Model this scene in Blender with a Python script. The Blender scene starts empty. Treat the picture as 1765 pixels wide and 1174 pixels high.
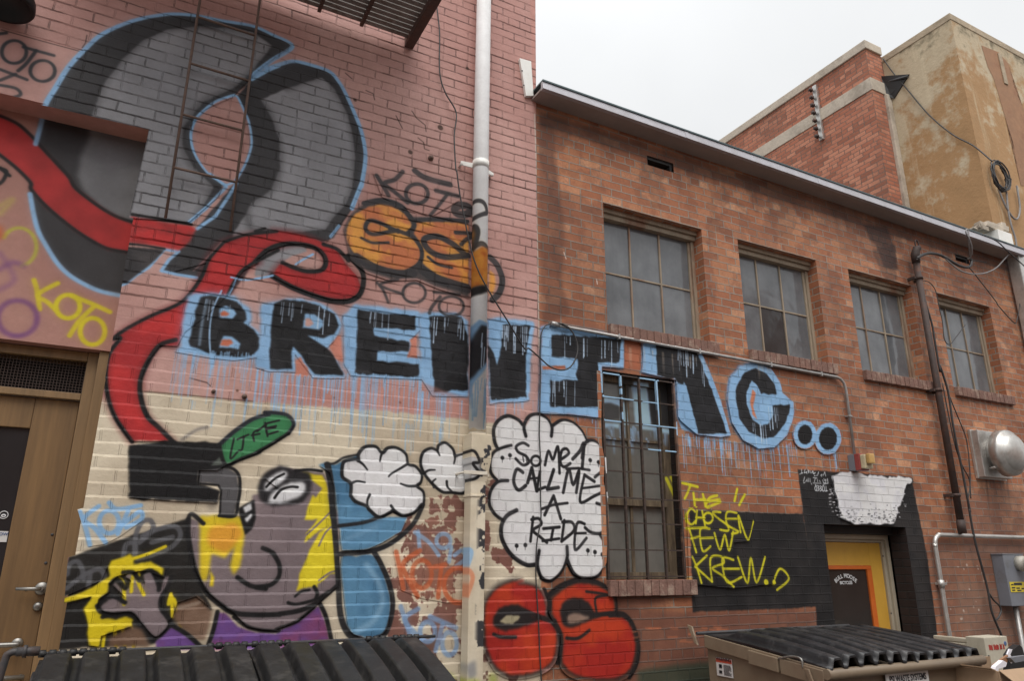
import bpy, bmesh, math, random
import numpy as np
from mathutils import Vector, Matrix

random.seed(7)
RNG = np.random.default_rng(11)
scene = bpy.context.scene

# ------------------------------------------------------------------ camera
F_PX, PITCH, ROLL, YAW = 1250.243, 0.296072, -0.004337, -0.483230
CAM = Vector((0.0, -4.6, 1.75))


def ray(px, py):
    """direction of the ray through a point of the 1765 x 1174 photograph"""
    x = (px - 882.5) / F_PX
    y = (py - 587.0) / F_PX
    c, s = math.cos(ROLL), math.sin(ROLL)
    x, y = c * x - s * y, s * x + c * y
    dx, dy, dz = x, 1.0, -y
    c, s = math.cos(PITCH), math.sin(PITCH)
    dy, dz = c * dy - s * dz, s * dy + c * dz
    c, s = math.cos(YAW), math.sin(YAW)
    dx, dy = c * dx - s * dy, s * dx + c * dy
    return Vector((dx, dy, dz))


def W(px, py, Y=0.0):
    """surveyed point on the vertical plane y = Y"""
    d = ray(px, py)
    t = (Y - CAM.y) / d.y
    return CAM + d * t


def Wx(px, py, X):
    d = ray(px, py)
    return CAM + d * ((X - CAM.x) / d.x)


cam_data = bpy.data.cameras.new("camera")
cam = bpy.data.objects.new("camera", cam_data)
scene.collection.objects.link(cam)
fwd = ray(882.5, 587.0).normalized()
rgt = (ray(1882.5, 587.0) - ray(882.5, 587.0)).normalized()
upv = rgt.cross(fwd).normalized()
R = Matrix((rgt, upv, -fwd)).transposed().to_4x4()
cam.matrix_world = Matrix.Translation(CAM) @ R
cam_data.sensor_width = 36.0
cam_data.lens = F_PX / 1765.0 * 36.0
cam_data.clip_start = 0.05
cam_data.clip_end = 500
scene.camera = cam

# ------------------------------------------------------------------ sky, sun, exposure
SUN_EL, SUN_AZ = math.radians(58), math.radians(205)
world = bpy.data.worlds.new("World")
scene.world = world
world.use_nodes = True
wn, wl = world.node_tree.nodes, world.node_tree.links
wn.clear()
sky = wn.new("ShaderNodeTexSky")
sky.sky_type = 'NISHITA'
sky.sun_disc = False
sky.sun_elevation = SUN_EL
sky.sun_rotation = SUN_AZ
sky.air_density = 1.0
sky.dust_density = 4.0
hs = wn.new("ShaderNodeHueSaturation")
hs.inputs['Saturation'].default_value = 0.10
wl.new(sky.outputs[0], hs.inputs['Color'])
geo = wn.new("ShaderNodeNewGeometry")
sepw = wn.new("ShaderNodeSeparateXYZ")
wl.new(geo.outputs['Incoming'], sepw.inputs[0])
neg = wn.new("ShaderNodeMath"); neg.operation = 'MULTIPLY'; neg.inputs[1].default_value = -1
wl.new(sepw.outputs['Z'], neg.inputs[0])
ovr = wn.new("ShaderNodeMapRange")
ovr.inputs['From Min'].default_value = 0.0
ovr.inputs['From Max'].default_value = 1.0
ovr.inputs['To Min'].default_value = 8.7
ovr.inputs['To Max'].default_value = 36.0
sqr = wn.new("ShaderNodeMath"); sqr.operation = 'MULTIPLY'
wl.new(neg.outputs[0], sqr.inputs[0]); wl.new(neg.outputs[0], sqr.inputs[1])
pw8 = wn.new("ShaderNodeMath"); pw8.operation = 'POWER'; pw8.inputs[1].default_value = 4.0
wl.new(sqr.outputs[0], pw8.inputs[0])
wl.new(pw8.outputs[0], ovr.inputs['Value'])
cloudn = wn.new("ShaderNodeTexNoise")
cloudn.inputs['Scale'].default_value = 2.2
cloudn.inputs['Detail'].default_value = 5
tcw = wn.new("ShaderNodeTexCoord")
wl.new(tcw.outputs['Generated'], cloudn.inputs['Vector'])
clm = wn.new("ShaderNodeMapRange")
clm.inputs['To Min'].default_value = 0.84
clm.inputs['To Max'].default_value = 1.10
wl.new(cloudn.outputs['Fac'], clm.inputs['Value'])
mulc = wn.new("ShaderNodeMath"); mulc.operation = 'MULTIPLY'
wl.new(ovr.outputs[0], mulc.inputs[0]); wl.new(clm.outputs[0], mulc.inputs[1])
ovc = wn.new("ShaderNodeVectorMath"); ovc.operation = 'SCALE'
ovc.inputs[0].default_value = (0.97, 0.985, 1.0)
wl.new(mulc.outputs[0], ovc.inputs['Scale'])
mixw = wn.new("ShaderNodeMix"); mixw.data_type = 'RGBA'
mixw.inputs['Factor'].default_value = 0.97
wl.new(hs.outputs[0], mixw.inputs['A'])
wl.new(ovc.outputs[0], mixw.inputs['B'])
bg = wn.new("ShaderNodeBackground")
bg.inputs['Strength'].default_value = 0.084
wl.new(mixw.outputs['Result'], bg.inputs['Color'])
wout = wn.new("ShaderNodeOutputWorld")
wl.new(bg.outputs[0], wout.inputs[0])

sun_d = bpy.data.lights.new("sun", 'SUN')
sun_d.energy = 1.5
sun_d.angle = math.radians(40)
sun_d.color = (1.0, 0.96, 0.91)
sun = bpy.data.objects.new("sun", sun_d)
scene.collection.objects.link(sun)
sdir = Vector((math.sin(SUN_AZ) * math.cos(SUN_EL), math.cos(SUN_AZ) * math.cos(SUN_EL), math.sin(SUN_EL)))
sun.rotation_euler = (-sdir).to_track_quat('-Z', 'Y').to_euler()

vs = scene.view_settings
vs.view_transform = 'Standard'
vs.look = 'None'
vs.gamma = 1
vs.use_curve_mapping = False
vs.exposure = 0.38
scene.cycles.max_bounces = 6
scene.cycles.use_denoising = True

# ------------------------------------------------------------------ materials


class NT:
    def __init__(self, name):
        self.m = bpy.data.materials.new(name)
        self.m.use_nodes = True
        self.n = self.m.node_tree.nodes
        self.l = self.m.node_tree.links
        self.n.clear()
        self.out = self.n.new("ShaderNodeOutputMaterial")
        self.b = self.n.new("ShaderNodeBsdfPrincipled")
        self.l.new(self.b.outputs[0], self.out.inputs[0])

    def node(self, t, **kw):
        x = self.n.new(t)
        for k, v in kw.items():
            setattr(x, k, v)
        return x

    def set(self, node, key, val):
        if isinstance(val, bpy.types.NodeSocket):
            self.l.new(val, node.inputs[key])
        else:
            node.inputs[key].default_value = val

    def math(self, op, a, b=0.0, clamp=False):
        x = self.node("ShaderNodeMath", operation=op, use_clamp=clamp)
        self.set(x, 0, a); self.set(x, 1, b)
        return x.outputs[0]

    def noise(self, vec, scale, detail=4, rough=0.55, out='Fac'):
        x = self.node("ShaderNodeTexNoise")
        if vec is not None:
            self.set(x, 'Vector', vec)
        x.inputs['Scale'].default_value = scale
        x.inputs['Detail'].default_value = detail
        x.inputs['Roughness'].default_value = rough
        return x.outputs[out]

    def ramp(self, fac, stops, interp='LINEAR'):
        x = self.node("ShaderNodeValToRGB")
        x.color_ramp.interpolation = interp
        e = x.color_ramp.elements
        while len(e) < len(stops):
            e.new(0.5)
        for i, (p, c) in enumerate(stops):
            e[i].position = p
            e[i].color = (*c, 1) if len(c) == 3 else c
        self.set(x, 'Fac', fac)
        return x.outputs['Color']

    def mrange(self, v, a, b, c, d):
        x = self.node("ShaderNodeMapRange")
        self.set(x, 'Value', v)
        for k, q in zip(('From Min', 'From Max', 'To Min', 'To Max'), (a, b, c, d)):
            x.inputs[k].default_value = q
        return x.outputs[0]

    def mix(self, fac, a, b, blend='MIX'):
        x = self.node("ShaderNodeMix", data_type='RGBA', blend_type=blend)
        self.set(x, 'Factor', fac)
        for k, v in (('A', a), ('B', b)):
            if isinstance(v, (tuple, list)):
                v = (*v, 1) if len(v) == 3 else v
            self.set(x, k, v)
        return x.outputs['Result']

    def vscale(self, vec, sc):
        x = self.node("ShaderNodeVectorMath", operation='MULTIPLY')
        self.set(x, 0, vec); x.inputs[1].default_value = sc
        return x.outputs[0]

    def vadd(self, a, b):
        x = self.node("ShaderNodeVectorMath", operation='ADD')
        self.set(x, 0, a); self.set(x, 1, b)
        return x.outputs[0]

    def bump(self, h, dist, strength=1.0):
        x = self.node("ShaderNodeBump")
        x.inputs['Distance'].default_value = dist
        x.inputs['Strength'].default_value = strength
        self.set(x, 'Height', h)
        self.l.new(x.outputs[0], self.b.inputs['Normal'])


def s2l(c):
    c = np.asarray(c, float)
    return np.where(c <= 0.04045, c / 12.92, ((c + 0.055) / 1.055) ** 2.4)


def l2s(c):
    c = np.asarray(c, float)
    return np.where(c <= 0.0031308, c * 12.92, 1.055 * np.clip(c, 1e-9, None) ** (1 / 2.4) - 0.055)


LIGHT = 0.78      # irradiance the walls receive: photo colour = albedo * LIGHT


def C(r, g, b):
    """albedo of a surface whose photographed colour is r, g, b"""
    return tuple(float(v) for v in np.clip(s2l(np.array([r, g, b]) / 255.0) / LIGHT, 0.0, 0.86))


MATS = {}


def mat(name, col, rough=0.7, metal=0.0, var=0.12, scale=6.0, bump=0.0, bscale=60.0, spec=0.5, stretch=(1, 1, 1), dirt=None):
    """general procedural surface: colour broken by two noises, optional dirt colour and fine bump"""
    if name in MATS:
        return MATS[name]
    t = NT(name)
    tc = t.node("ShaderNodeTexCoord")
    v = t.vscale(tc.outputs['Object'], stretch)
    n1 = t.noise(v, scale, 5, 0.6)
    n2 = t.noise(v, scale * 6, 3, 0.6)
    f = t.math('ADD', t.math('MULTIPLY', n1, 0.65), t.math('MULTIPLY', n2, 0.35))
    lo = tuple(max(0, c * (1 - 2.2 * var)) for c in col)
    hi = tuple(min(1, c * (1 + 2.2 * var)) for c in col)
    base = t.ramp(f, [(0.25, lo), (0.75, hi)])
    if dirt:
        dm = t.mrange(t.noise(v, scale * 0.8, 8, 0.7), 0.52, 0.66, 0, dirt[1])
        base = t.mix(dm, base, dirt[0])
    t.l.new(base, t.b.inputs['Base Color'])
    t.set(t.b, 'Roughness', t.mrange(n1, 0.3, 0.7, max(0.02, rough - 0.08), min(1, rough + 0.08)))
    t.b.inputs['Metallic'].default_value = metal
    t.b.inputs['Specular IOR Level'].default_value = spec
    if bump:
        t.bump(t.noise(v, bscale, 4, 0.6), bump)
    MATS[name] = t.m
    return t.m


ROW, ROW_OFF, BRK = 0.0731, 0.033, 0.215


def wall_mat(name, canvas=None, bricks=True, raw='brown', const=None, mortar_col=(0.24, 0.20, 0.165), bump=0.013, struck=False):
    """brick wall (or smooth render) in metres of wall, with an optional layer of paint on it"""
    t = NT(name)
    uvn = t.node("ShaderNodeUVMap", uv_map="UVMap")
    uv = uvn.outputs[0]
    wob = t.vscale(t.vadd(t.noise(uv, 1.7, 2, 0.5, 'Color'), (-0.5, -0.5, -0.5)), (0.02, 0.014, 0))
    wob2 = t.vscale(t.vadd(t.noise(uv, 22, 3, 0.6, 'Color'), (-0.5, -0.5, -0.5)), (0.013, 0.010, 0))
    v = t.vadd(t.vadd(uv, wob), wob2)
    v = t.vadd(v, (0.05, -ROW_OFF, 0))
    fine = t.noise(uv, 45, 5, 0.65)
    mid = t.noise(uv, 9, 5, 0.6)
    big = t.noise(t.vscale(uv, (1.0, 0.45, 1)), 0.9, 5, 0.6)
    if bricks:
        bt = t.node("ShaderNodeTexBrick", offset=0.5, squash=0.5, squash_frequency=7)
        t.set(bt, 'Vector', v)
        bt.inputs['Color1'].default_value = (0, 0, 0, 1)
        bt.inputs['Color2'].default_value = (1, 1, 1, 1)
        bt.inputs['Mortar'].default_value = (0.5, 0.5, 0.5, 1)
        bt.inputs['Scale'].default_value = 1.0
        bt.inputs['Mortar Size'].default_value = 0.0062
        bt.inputs['Mortar Smooth'].default_value = 0.35
        bt.inputs['Bias'].default_value = 0.0
        bt.inputs['Brick Width'].default_value = BRK
        bt.inputs['Row Height'].default_value = ROW
        rnd, mor = bt.outputs['Color'], bt.outputs['Fac']
    else:
        rnd, mor = mid, t.math('MULTIPLY', mid, 0.0)
    if raw == 'brown':
        rv = t.math('ADD', t.math('ADD', t.math('MULTIPLY', rnd, 0.68), t.math('MULTIPLY', mid, 0.45)), t.math('MULTIPLY', t.noise(t.vscale(uv, (60, 9, 1)), 1.0, 4, 0.6), 0.12))
        face = t.ramp(rv, [(0.0, C(98, 64, 50)), (0.26, C(136, 86, 60)), (0.5, C(158, 99, 68)), (0.70, C(170, 109, 75)), (0.9, C(186, 130, 96)), (1.0, C(202, 154, 120))])
        face = t.mix(t.mrange(fine, 0.3, 0.75, 0.0, 0.6), face, C(112, 78, 64))
        face = t.mix(t.mrange(big, 0.42, 0.68, 0.0, 0.4), face, C(124, 84, 68))
        pores = t.mrange(t.noise(uv, 110, 2, 0.5), 0.66, 0.74, 0, 0.6)
        face = t.mix(pores, face, C(70, 45, 38))
        mcol = t.mix(mid, mortar_col, tuple(c * 1.9 for c in mortar_col))
        base = t.mix(mor, face, mcol)
    elif raw == 'red':
        rv = t.math('ADD', t.math('MULTIPLY', rnd, 0.7), t.math('MULTIPLY', mid, 0.4))
        face = t.ramp(rv, [(0.0, C(104, 66, 54)), (0.5, C(162, 102, 80)), (1.0, C(186, 130, 106))])
        face = t.mix(t.mrange(big, 0.5, 0.7, 0, 0.6), face, C(116, 84, 70))
        face = t.mix(t.mrange(fine, 0.4, 0.7, 0.0, 0.6), face, C(128, 92, 76))
        base = t.mix(mor, face, tuple(c * 1.3 for c in mortar_col))
    else:
        base = t.mix(t.mrange(mid, 0.3, 0.7, 0, 1), tuple(c * 0.9 for c in raw), tuple(min(0.9, c * 1.08) for c in raw))
    paint_a = None
    if canvas is not None:
        img, (x0, z0, w, h) = canvas
        mp = t.node("ShaderNodeVectorMath", operation='MULTIPLY_ADD')
        t.set(mp, 0, uv)
        mp.inputs[1].default_value = (1 / w, 1 / h, 0)
        mp.inputs[2].default_value = (-x0 / w, -z0 / h, 0)
        it = t.node("ShaderNodeTexImage", extension='CLIP', interpolation='Cubic')
        it.image = img
        t.l.new(mp.outputs[0], it.inputs['Vector'])
        pc = it.outputs['Color']
        # pigment: thin and thick passes, per brick tint, grime in the open joints
        pv = t.math('ADD', t.math('MULTIPLY', mid, 0.6), t.math('MULTIPLY', fine, 0.4))
        pc = t.mix(0.85, pc, t.ramp(pv, [(0.3, (0.80, 0.79, 0.78)), (0.7, (1.0, 1.0, 1.0))]), 'MULTIPLY')
        pc = t.mix(0.5, pc, t.ramp(rnd, [(0, (0.84, 0.83, 0.83)), (1, (1, 1, 1))]), 'MULTIPLY')
        if bricks:
            su = t.node("ShaderNodeSeparateXYZ"); t.l.new(uv, su.inputs[0])
            hi = t.mrange(su.outputs['Y'], 3.0, 3.5, 0.16, 1.0)
            chip = t.math('MULTIPLY', t.math('MULTIPLY', mor, hi), t.mrange(t.noise(uv, 5.5, 6, 0.7), 0.46, 0.58, 0.08, 0.75))
            chip = t.math('ADD', chip, t.mrange(t.noise(uv, 30, 5, 0.7), 0.68, 0.74, 0, 0.75), clamp=True)
        else:
            chip = t.mrange(t.noise(uv, 30, 5, 0.7), 0.72, 0.78, 0, 0.6)
        pc = t.mix(chip, pc, t.mix(0.72, pc, (0.02, 0.016, 0.014)))
        paint_a = it.outputs['Alpha']
        base = t.mix(paint_a, base, pc)
    elif const is not None:
        pv = t.math('ADD', t.math('MULTIPLY', mid, 0.6), t.math('MULTIPLY', fine, 0.4))
        base = t.mix(0.96, base, t.ramp(pv, [(0.3, tuple(c * 0.7 for c in const)), (0.7, tuple(c * 1.2 for c in const))]))
    t.l.new(base, t.b.inputs['Base Color'])
    t.b.inputs['Roughness'].default_value = 0.86 if paint_a is None else 0.55
    t.b.inputs['Specular IOR Level'].default_value = 0.22
    hgt = t.math('SUBTRACT', t.math('MULTIPLY', mid, 0.25), mor)
    hgt = t.math('ADD', hgt, t.math('MULTIPLY', fine, 0.16))
    if bricks:
        hgt = t.math('ADD', hgt, t.math('MULTIPLY', rnd, 0.22))
        if struck:
            # weather struck bed joints: flush on the brick below, cut back under the brick above
            sv = t.node("ShaderNodeSeparateXYZ"); t.l.new(v, sv.inputs[0])
            ms = 0.0072
            p = t.math('MULTIPLY', t.math('FRACT', t.math('MULTIPLY', t.math('ADD', sv.outputs['Y'], ms), 1 / ROW)), ROW)
            inj = t.math('LESS_THAN', p, 2 * ms)
            slope = t.math('MULTIPLY', t.math('MULTIPLY', p, 1 / (2 * ms)), inj)
            hgt = t.math('ADD', hgt, t.math('MULTIPLY', mor, t.math('SUBTRACT', 0.55, t.math('MULTIPLY', inj, -0.45))))
            amp = t.mrange(t.noise(t.vscale(uv, (1.0, 3.0, 1)), 1.6, 4, 0.6), 0.42, 0.64, 0.10, 0.75)
            upz = t.math('MULTIPLY', t.mrange(sv.outputs['Y'], 2.3, 3.3, 0.0, 1.0), amp)
            sd = t.math('SUBTRACT', t.mrange(sv.outputs['Y'], 2.3, 3.3, 0.85, 0.0), upz)
            hgt = t.math('SUBTRACT', hgt, t.math('MULTIPLY', slope, sd))
            hgt = t.math('SUBTRACT', hgt, t.math('MULTIPLY', inj, upz))
    t.bump(hgt, bump)
    MATS[name] = t.m
    return t.m


# ------------------------------------------------------------------ spray paint: rasterised from traced shapes
def fbm(h, w, cell, octaves=4, rng=RNG):
    out = np.zeros((h, w), np.float32)
    amp = 1.0; tot = 0.0
    for o in range(octaves):
        c = max(2.0, cell / 2 ** o)
        gh, gw = int(h / c) + 3, int(w / c) + 3
        g = rng.random((gh, gw)).astype(np.float32)
        ys = np.arange(h) / c; xs = np.arange(w) / c
        yi = ys.astype(int); xi = xs.astype(int)
        fy = (ys - yi); fx = (xs - xi)
        fy = (fy * fy * (3 - 2 * fy))[:, None].astype(np.float32)
        fx = (fx * fx * (3 - 2 * fx))[None, :].astype(np.float32)
        a = g[yi][:, xi]; b = g[yi][:, xi + 1]; c2 = g[yi + 1][:, xi]; d = g[yi + 1][:, xi + 1]
        out += amp * ((a * (1 - fx) + b * fx) * (1 - fy) + (c2 * (1 - fx) + d * fx) * fy)
        tot += amp; amp *= 0.55
    return out / tot


def smoothpts(p, closed, n=6):
    p = np.asarray(p, float)
    m = len(p)
    if m < 3:
        return p
    out = []
    rng = range(m) if closed else range(m - 1)
    for i in rng:
        if closed:
            a, b, c, d = p[(i - 1) % m], p[i], p[(i + 1) % m], p[(i + 2) % m]
        else:
            a, b, c, d = p[max(i - 1, 0)], p[i], p[i + 1], p[min(i + 2, m - 1)]
        for k in range(n):
            u = k / n
            out.append(0.5 * ((2 * b) + (-a + c) * u + (2 * a - 5 * b + 4 * c - d) * u * u + (-a + 3 * b - 3 * c + d) * u ** 3))
    if not closed:
        out.append(p[-1])
    return np.array(out)


def boxblur(a, r):
    if r < 1:
        return a
    for ax in (0, 1):
        for _ in range(2):
            p = np.pad(a, [(r + 1, r) if i == ax else (0, 0) for i in (0, 1)], mode='edge')
            c = np.cumsum(p, axis=ax)
            n = a.shape[ax]
            if ax == 0:
                a = (c[2 * r + 1:2 * r + 1 + n] - c[:n]) / (2 * r + 1)
            else:
                a = (c[:, 2 * r + 1:2 * r + 1 + n] - c[:, :n]) / (2 * r + 1)
    return a


class Canvas:
    def __init__(self, name, x0, x1, z0, z1, res, Y):
        self.name, self.x0, self.z0, self.res, self.Y = name, x0, z0, res, Y
        self.w = int(round((x1 - x0) / res)); self.h = int(round((z1 - z0) / res))
        self.x1, self.z1 = x0 + self.w * res, z0 + self.h * res
        self.rgb = np.zeros((self.h, self.w, 3), np.float32)
        self.a = np.zeros((self.h, self.w), np.float32)
        self.grain = fbm(self.h, self.w, 24, 4)

    def to(self, pts):
        """photo points -> canvas columns and rows"""
        q = [W(x, y, self.Y) for x, y in pts]
        return np.array([((v.x - self.x0) / self.res, (v.z - self.z0) / self.res) for v in q])

    def scale(self, p):
        a, b = W(p[0], p[1], self.Y), W(p[0] + 4, p[1] + 4, self.Y)
        return (a - b).length / math.hypot(4, 4) / self.res

    def comp(self, r0, r1, c0, c1, m, col, alpha=1.0, col2=None, tex=None):
        m = m * alpha
        if col2 is None:
            col_a = np.array(col, np.float32)[None, None, :] / 255.0
        else:
            k = np.clip((tex - 0.38) / 0.24, 0, 1)[..., None]
            col_a = (np.array(col, np.float32) * (1 - k) + np.array(col2, np.float32) * k) / 255.0
        a0 = self.a[r0:r1, c0:c1]
        ao = m + a0 * (1 - m)
        s = np.maximum(ao, 1e-5)[..., None]
        self.rgb[r0:r1, c0:c1] = (col_a * m[..., None] + self.rgb[r0:r1, c0:c1] * (a0 * (1 - m))[..., None]) / s
        self.a[r0:r1, c0:c1] = ao

    def mask_poly(self, p, soft, holes=()):
        pad = int(soft * 3) + 3
        c0 = max(0, int(p[:, 0].min()) - pad); c1 = min(self.w, int(p[:, 0].max()) + pad)
        r0 = max(0, int(p[:, 1].min()) - pad); r1 = min(self.h, int(p[:, 1].max()) + pad)
        if c1 <= c0 or r1 <= r0:
            return None
        tg = np.zeros((r1 - r0, c1 - c0 + 1), np.int32)
        for poly in [p, *holes]:
            q = np.roll(poly, -1, axis=0)
            for (xa, ya), (xb, yb) in zip(poly, q):
                if ya == yb:
                    continue
                lo, hi = min(ya, yb), max(ya, yb)
                rr = np.arange(max(r0, math.ceil(lo - 0.5)), min(r1 - 1, math.ceil(hi - 0.5) - 1) + 1)
                if len(rr) == 0:
                    continue
                xs = xa + (rr + 0.5 - ya) / (yb - ya) * (xb - xa)
                cc = np.clip(np.ceil(xs - 0.5).astype(int) - c0, 0, c1 - c0)
                np.add.at(tg, (rr - r0, cc), 1)
        m = (np.cumsum(tg, axis=1)[:, :-1] % 2).astype(np.float32)
        m = boxblur(m, int(round(soft * 0.6)))
        return r0, r1, c0, c1, m

    def poly(self, pts, col, soft=1.0, alpha=1.0, smooth=False, wob=1.2, col2=None, cell=60, holes=()):
        def prep(pp, sm):
            q = self.to(pp)
            if sm:
                q = smoothpts(q, True, 5)
            else:
                dens = []
                for a, b in zip(q, np.roll(q, -1, axis=0)):
                    n = max(1, int(np.hypot(*(b - a)) / 10))
                    for k in range(n):
                        dens.append(a + (b - a) * k / n)
                q = np.array(dens)
            if wob:
                q = q + RNG.normal(0, wob * 0.45, q.shape)
            return q
        p = prep(pts, smooth)
        hs_ = [prep(hh, smooth) for hh in holes]
        r = self.mask_poly(p, soft, hs_)
        if r is None:
            return
        r0, r1, c0, c1, m = r
        if col2 is None:
            col2 = tuple(v * 0.93 for v in col)
        tex = fbm(r1 - r0, c1 - c0, cell, 3)
        self.comp(r0, r1, c0, c1, m, col, alpha, col2, tex)

    def stroke(self, pts, wpx, col, soft=1.2, alpha=1.0, smooth=True, col2=None, taper=None, fade=False):
        s = self.scale(pts[len(pts) // 2])
        soft = max(0.7, soft * 0.7)
        q = self.to(pts)
        if smooth and len(q) > 2:
            q = smoothpts(q, False, 6)
        n = len(q)
        half = np.full(n, max(0.6, wpx * s * 0.5))
        if taper:
            half = half * np.linspace(taper[0], taper[1], n)
        pad = int(half.max() + soft * 3 + 3)
        c0 = max(0, int(q[:, 0].min()) - pad); c1 = min(self.w, int(q[:, 0].max()) + pad)
        r0 = max(0, int(q[:, 1].min()) - pad); r1 = min(self.h, int(q[:, 1].max()) + pad)
        if c1 <= c0 or r1 <= r0:
            return
        m = np.zeros((r1 - r0, c1 - c0), np.float32)
        for i in range(n - 1):
            a, b = q[i], q[i + 1]
            ca = max(c0, int(min(a[0], b[0])) - pad); cb = min(c1, int(max(a[0], b[0])) + pad)
            ra = max(r0, int(min(a[1], b[1])) - pad); rb = min(r1, int(max(a[1], b[1])) + pad)
            if cb <= ca or rb <= ra:
                continue
            X, Y = np.meshgrid(np.arange(ca, cb) + 0.5, np.arange(ra, rb) + 0.5)
            d = b - a
            L2 = max(1e-6, d @ d)
            t = np.clip(((X - a[0]) * d[0] + (Y - a[1]) * d[1]) / L2, 0, 1)
            dist = np.hypot(X - a[0] - t * d[0], Y - a[1] - t * d[1])
            hw = half[i] + (half[i + 1] - half[i]) * t
            k = np.clip((hw + soft - dist) / (2 * soft), 0, 1)
            k = k * k * (3 - 2 * k)
            if fade:
                k = k * (1 - (i + t) / (n - 1)) ** 0.7
            sub = m[ra - r0:rb - r0, ca - c0:cb - c0]
            np.maximum(sub, k, out=sub)
        if soft > 0.9 and wpx > 2.4:
            pd = int(half.max() * 0.9) + 2
            halo = boxblur(m, pd) * (0.55 + 0.9 * self.grain[r0:r1, c0:c1])
            self.comp(r0, r1, c0, c1, np.clip(halo * 0.26, 0, 1).astype(np.float32), col, alpha)
        self.comp(r0, r1, c0, c1, m * (0.86 + 0.14 * np.clip((self.grain[r0:r1, c0:c1] - .3) * 4, 0, 1)), col, alpha)

    def dot(self, p, rpx, col, soft=1.2, alpha=1.0):
        self.stroke([p, (p[0] + 0.4, p[1] + 0.2)], rpx * 2, col, soft, alpha, smooth=False)

    def ring(self, p, rx, ry, wpx, col, soft=1.5, alpha=1.0, a0=0, a1=360, rot=0):
        pts = []
        for k in range(17):
            a = math.radians(a0 + (a1 - a0) * k / 16)
            x, y = rx * math.cos(a), ry * math.sin(a)
            c, s = math.cos(math.radians(rot)), math.sin(math.radians(rot))
            pts.append((p[0] + c * x - s * y, p[1] + s * x + c * y))
        self.stroke(pts, wpx, col, soft, alpha)

    def finish(self):
        lin = np.clip(s2l(self.rgb) / LIGHT, 0, 0.86)
        px = np.empty((self.h, self.w, 4), np.float32)
        px[..., :3] = l2s(lin)
        px[..., 3] = self.a
        img = bpy.data.images.new(self.name, self.w, self.h, alpha=True)
        img.alpha_mode = 'CHANNEL_PACKED'
        img.pixels.foreach_set(px.ravel())
        img.update()
        img.pack()
        return img, (self.x0, self.z0, self.w * self.res, self.h * self.res)


TILES = {'1': (0, 0), '2': (440, 0), '3': (0, 300), '4': (440, 280), '5': (0, 570), '6': (440, 570), '7': (0, 854), '8': (440, 854),
         'a': (860, 60), 'b': (1285, 0), 'c': (900, 320), 'd': (1285, 320), 'e': (860, 560), 'f': (1285, 620), 'g': (860, 854), 'h': (1285, 854)}
K = 1761 / 480.0


def T(s):
    """'4: x,y x,y 6: x,y' -> photo points traced on enlarged tiles; tile 0 = the whole photo"""
    out = []; o = (0, 0); k = 1.0
    for tok in s.split():
        if tok.endswith(':'):
            if tok == '0:':
                o, k = (0, 0), 1.0
            else:
                o, k = TILES[tok[:-1]], K
        else:
            x, y = tok.split(',')
            out.append((o[0] + float(x) / k, o[1] + float(y) / k))
    return out

# ------------------------------------------------------------------ the paint on the alley wall
wall = Canvas("alley_wall_paint", -1.1, 9.75, 0.55, 6.55, 0.0038, 0.0)
rec = Canvas("recess_wall_paint", -1.3, -0.1, 2.8, 4.45, 0.0045, 0.18)
PIECES = []      # painted figures that become parts of their wall


def piece(name, label, pts, smooth=False, who='pink', grow=0.0):
    PIECES.append((name, label, pts, smooth, who, grow))


PINK, PINK2 = (188, 148, 140), (174, 132, 124)
CREAM, CREAM2 = (206, 194, 172), (184, 170, 148)
BLUE, BLACK, DARK = (138, 178, 216), (27, 26, 27), (56, 55, 57)
GREY, GREY2 = (140, 140, 144), (130, 130, 134)
RED, RED2 = (182, 50, 50), (160, 44, 46)

# --- ground coats of the tall wall
wall.poly(T("0: -60,-40 912,-40 925,330 932,745 803,722 640,706 436,692 340,683 250,672 248,640 175,640 110,640"), PINK, 1, wob=0, col2=PINK2, cell=180)
wall.poly(T("0: 248,674 436,693 640,707 803,723 933,741 934,1300 40,1300 110,1010 150,780 170,690 180,640 200,640"), CREAM, 1.5, wob=2, col2=CREAM2, cell=120)
wall.poly(T("0: 186,600 215,600 215,660 178,690 168,690"), PINK2, 7, 0.9)
# worn sheet metal strip under the letters, rusty bits
wall.stroke(T("5: 915,385 1200,410 1600,448"), 2.2, (84, 62, 52), 0.8, 0.8, smooth=False)
for q in T("5: 1345,390 1545,420 1500,380 1660,250 6: 500,425 915,455"):
    wall.dot(q, 2.2, (92, 60, 46), 1.5, 0.85)
# red primer and brick where the cream coat has flaked off
def flake(x0, y0, x1, y1, thr, col, cell=26, aniso=2.0, alpha=1.0, edge=30):
    q = wall.to([(x0, y0), (x1, y0), (x1, y1), (x0, y1)])
    c0, c1 = int(max(0, q[:, 0].min())), int(min(wall.w, q[:, 0].max()))
    r0, r1 = int(max(0, q[:, 1].min())), int(min(wall.h, q[:, 1].max()))
    n = fbm(r1 - r0, c1 - c0, cell, 5)
    n = 0.72 * n + 0.28 * fbm(r1 - r0, c1 - c0, cell * 3.2, 3)
    yy = np.minimum(np.arange(r1 - r0), np.arange(r1 - r0)[::-1])[:, None] / edge
    xx = np.minimum(np.arange(c1 - c0), np.arange(c1 - c0)[::-1])[None, :] / edge
    e = np.clip(np.minimum(yy, xx), 0, 1)
    m = np.clip((n - thr - (1 - e) * 0.25) / 0.02, 0, 1).astype(np.float32)
    wall.comp(r0, r1, c0, c1, m, col, alpha)


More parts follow.
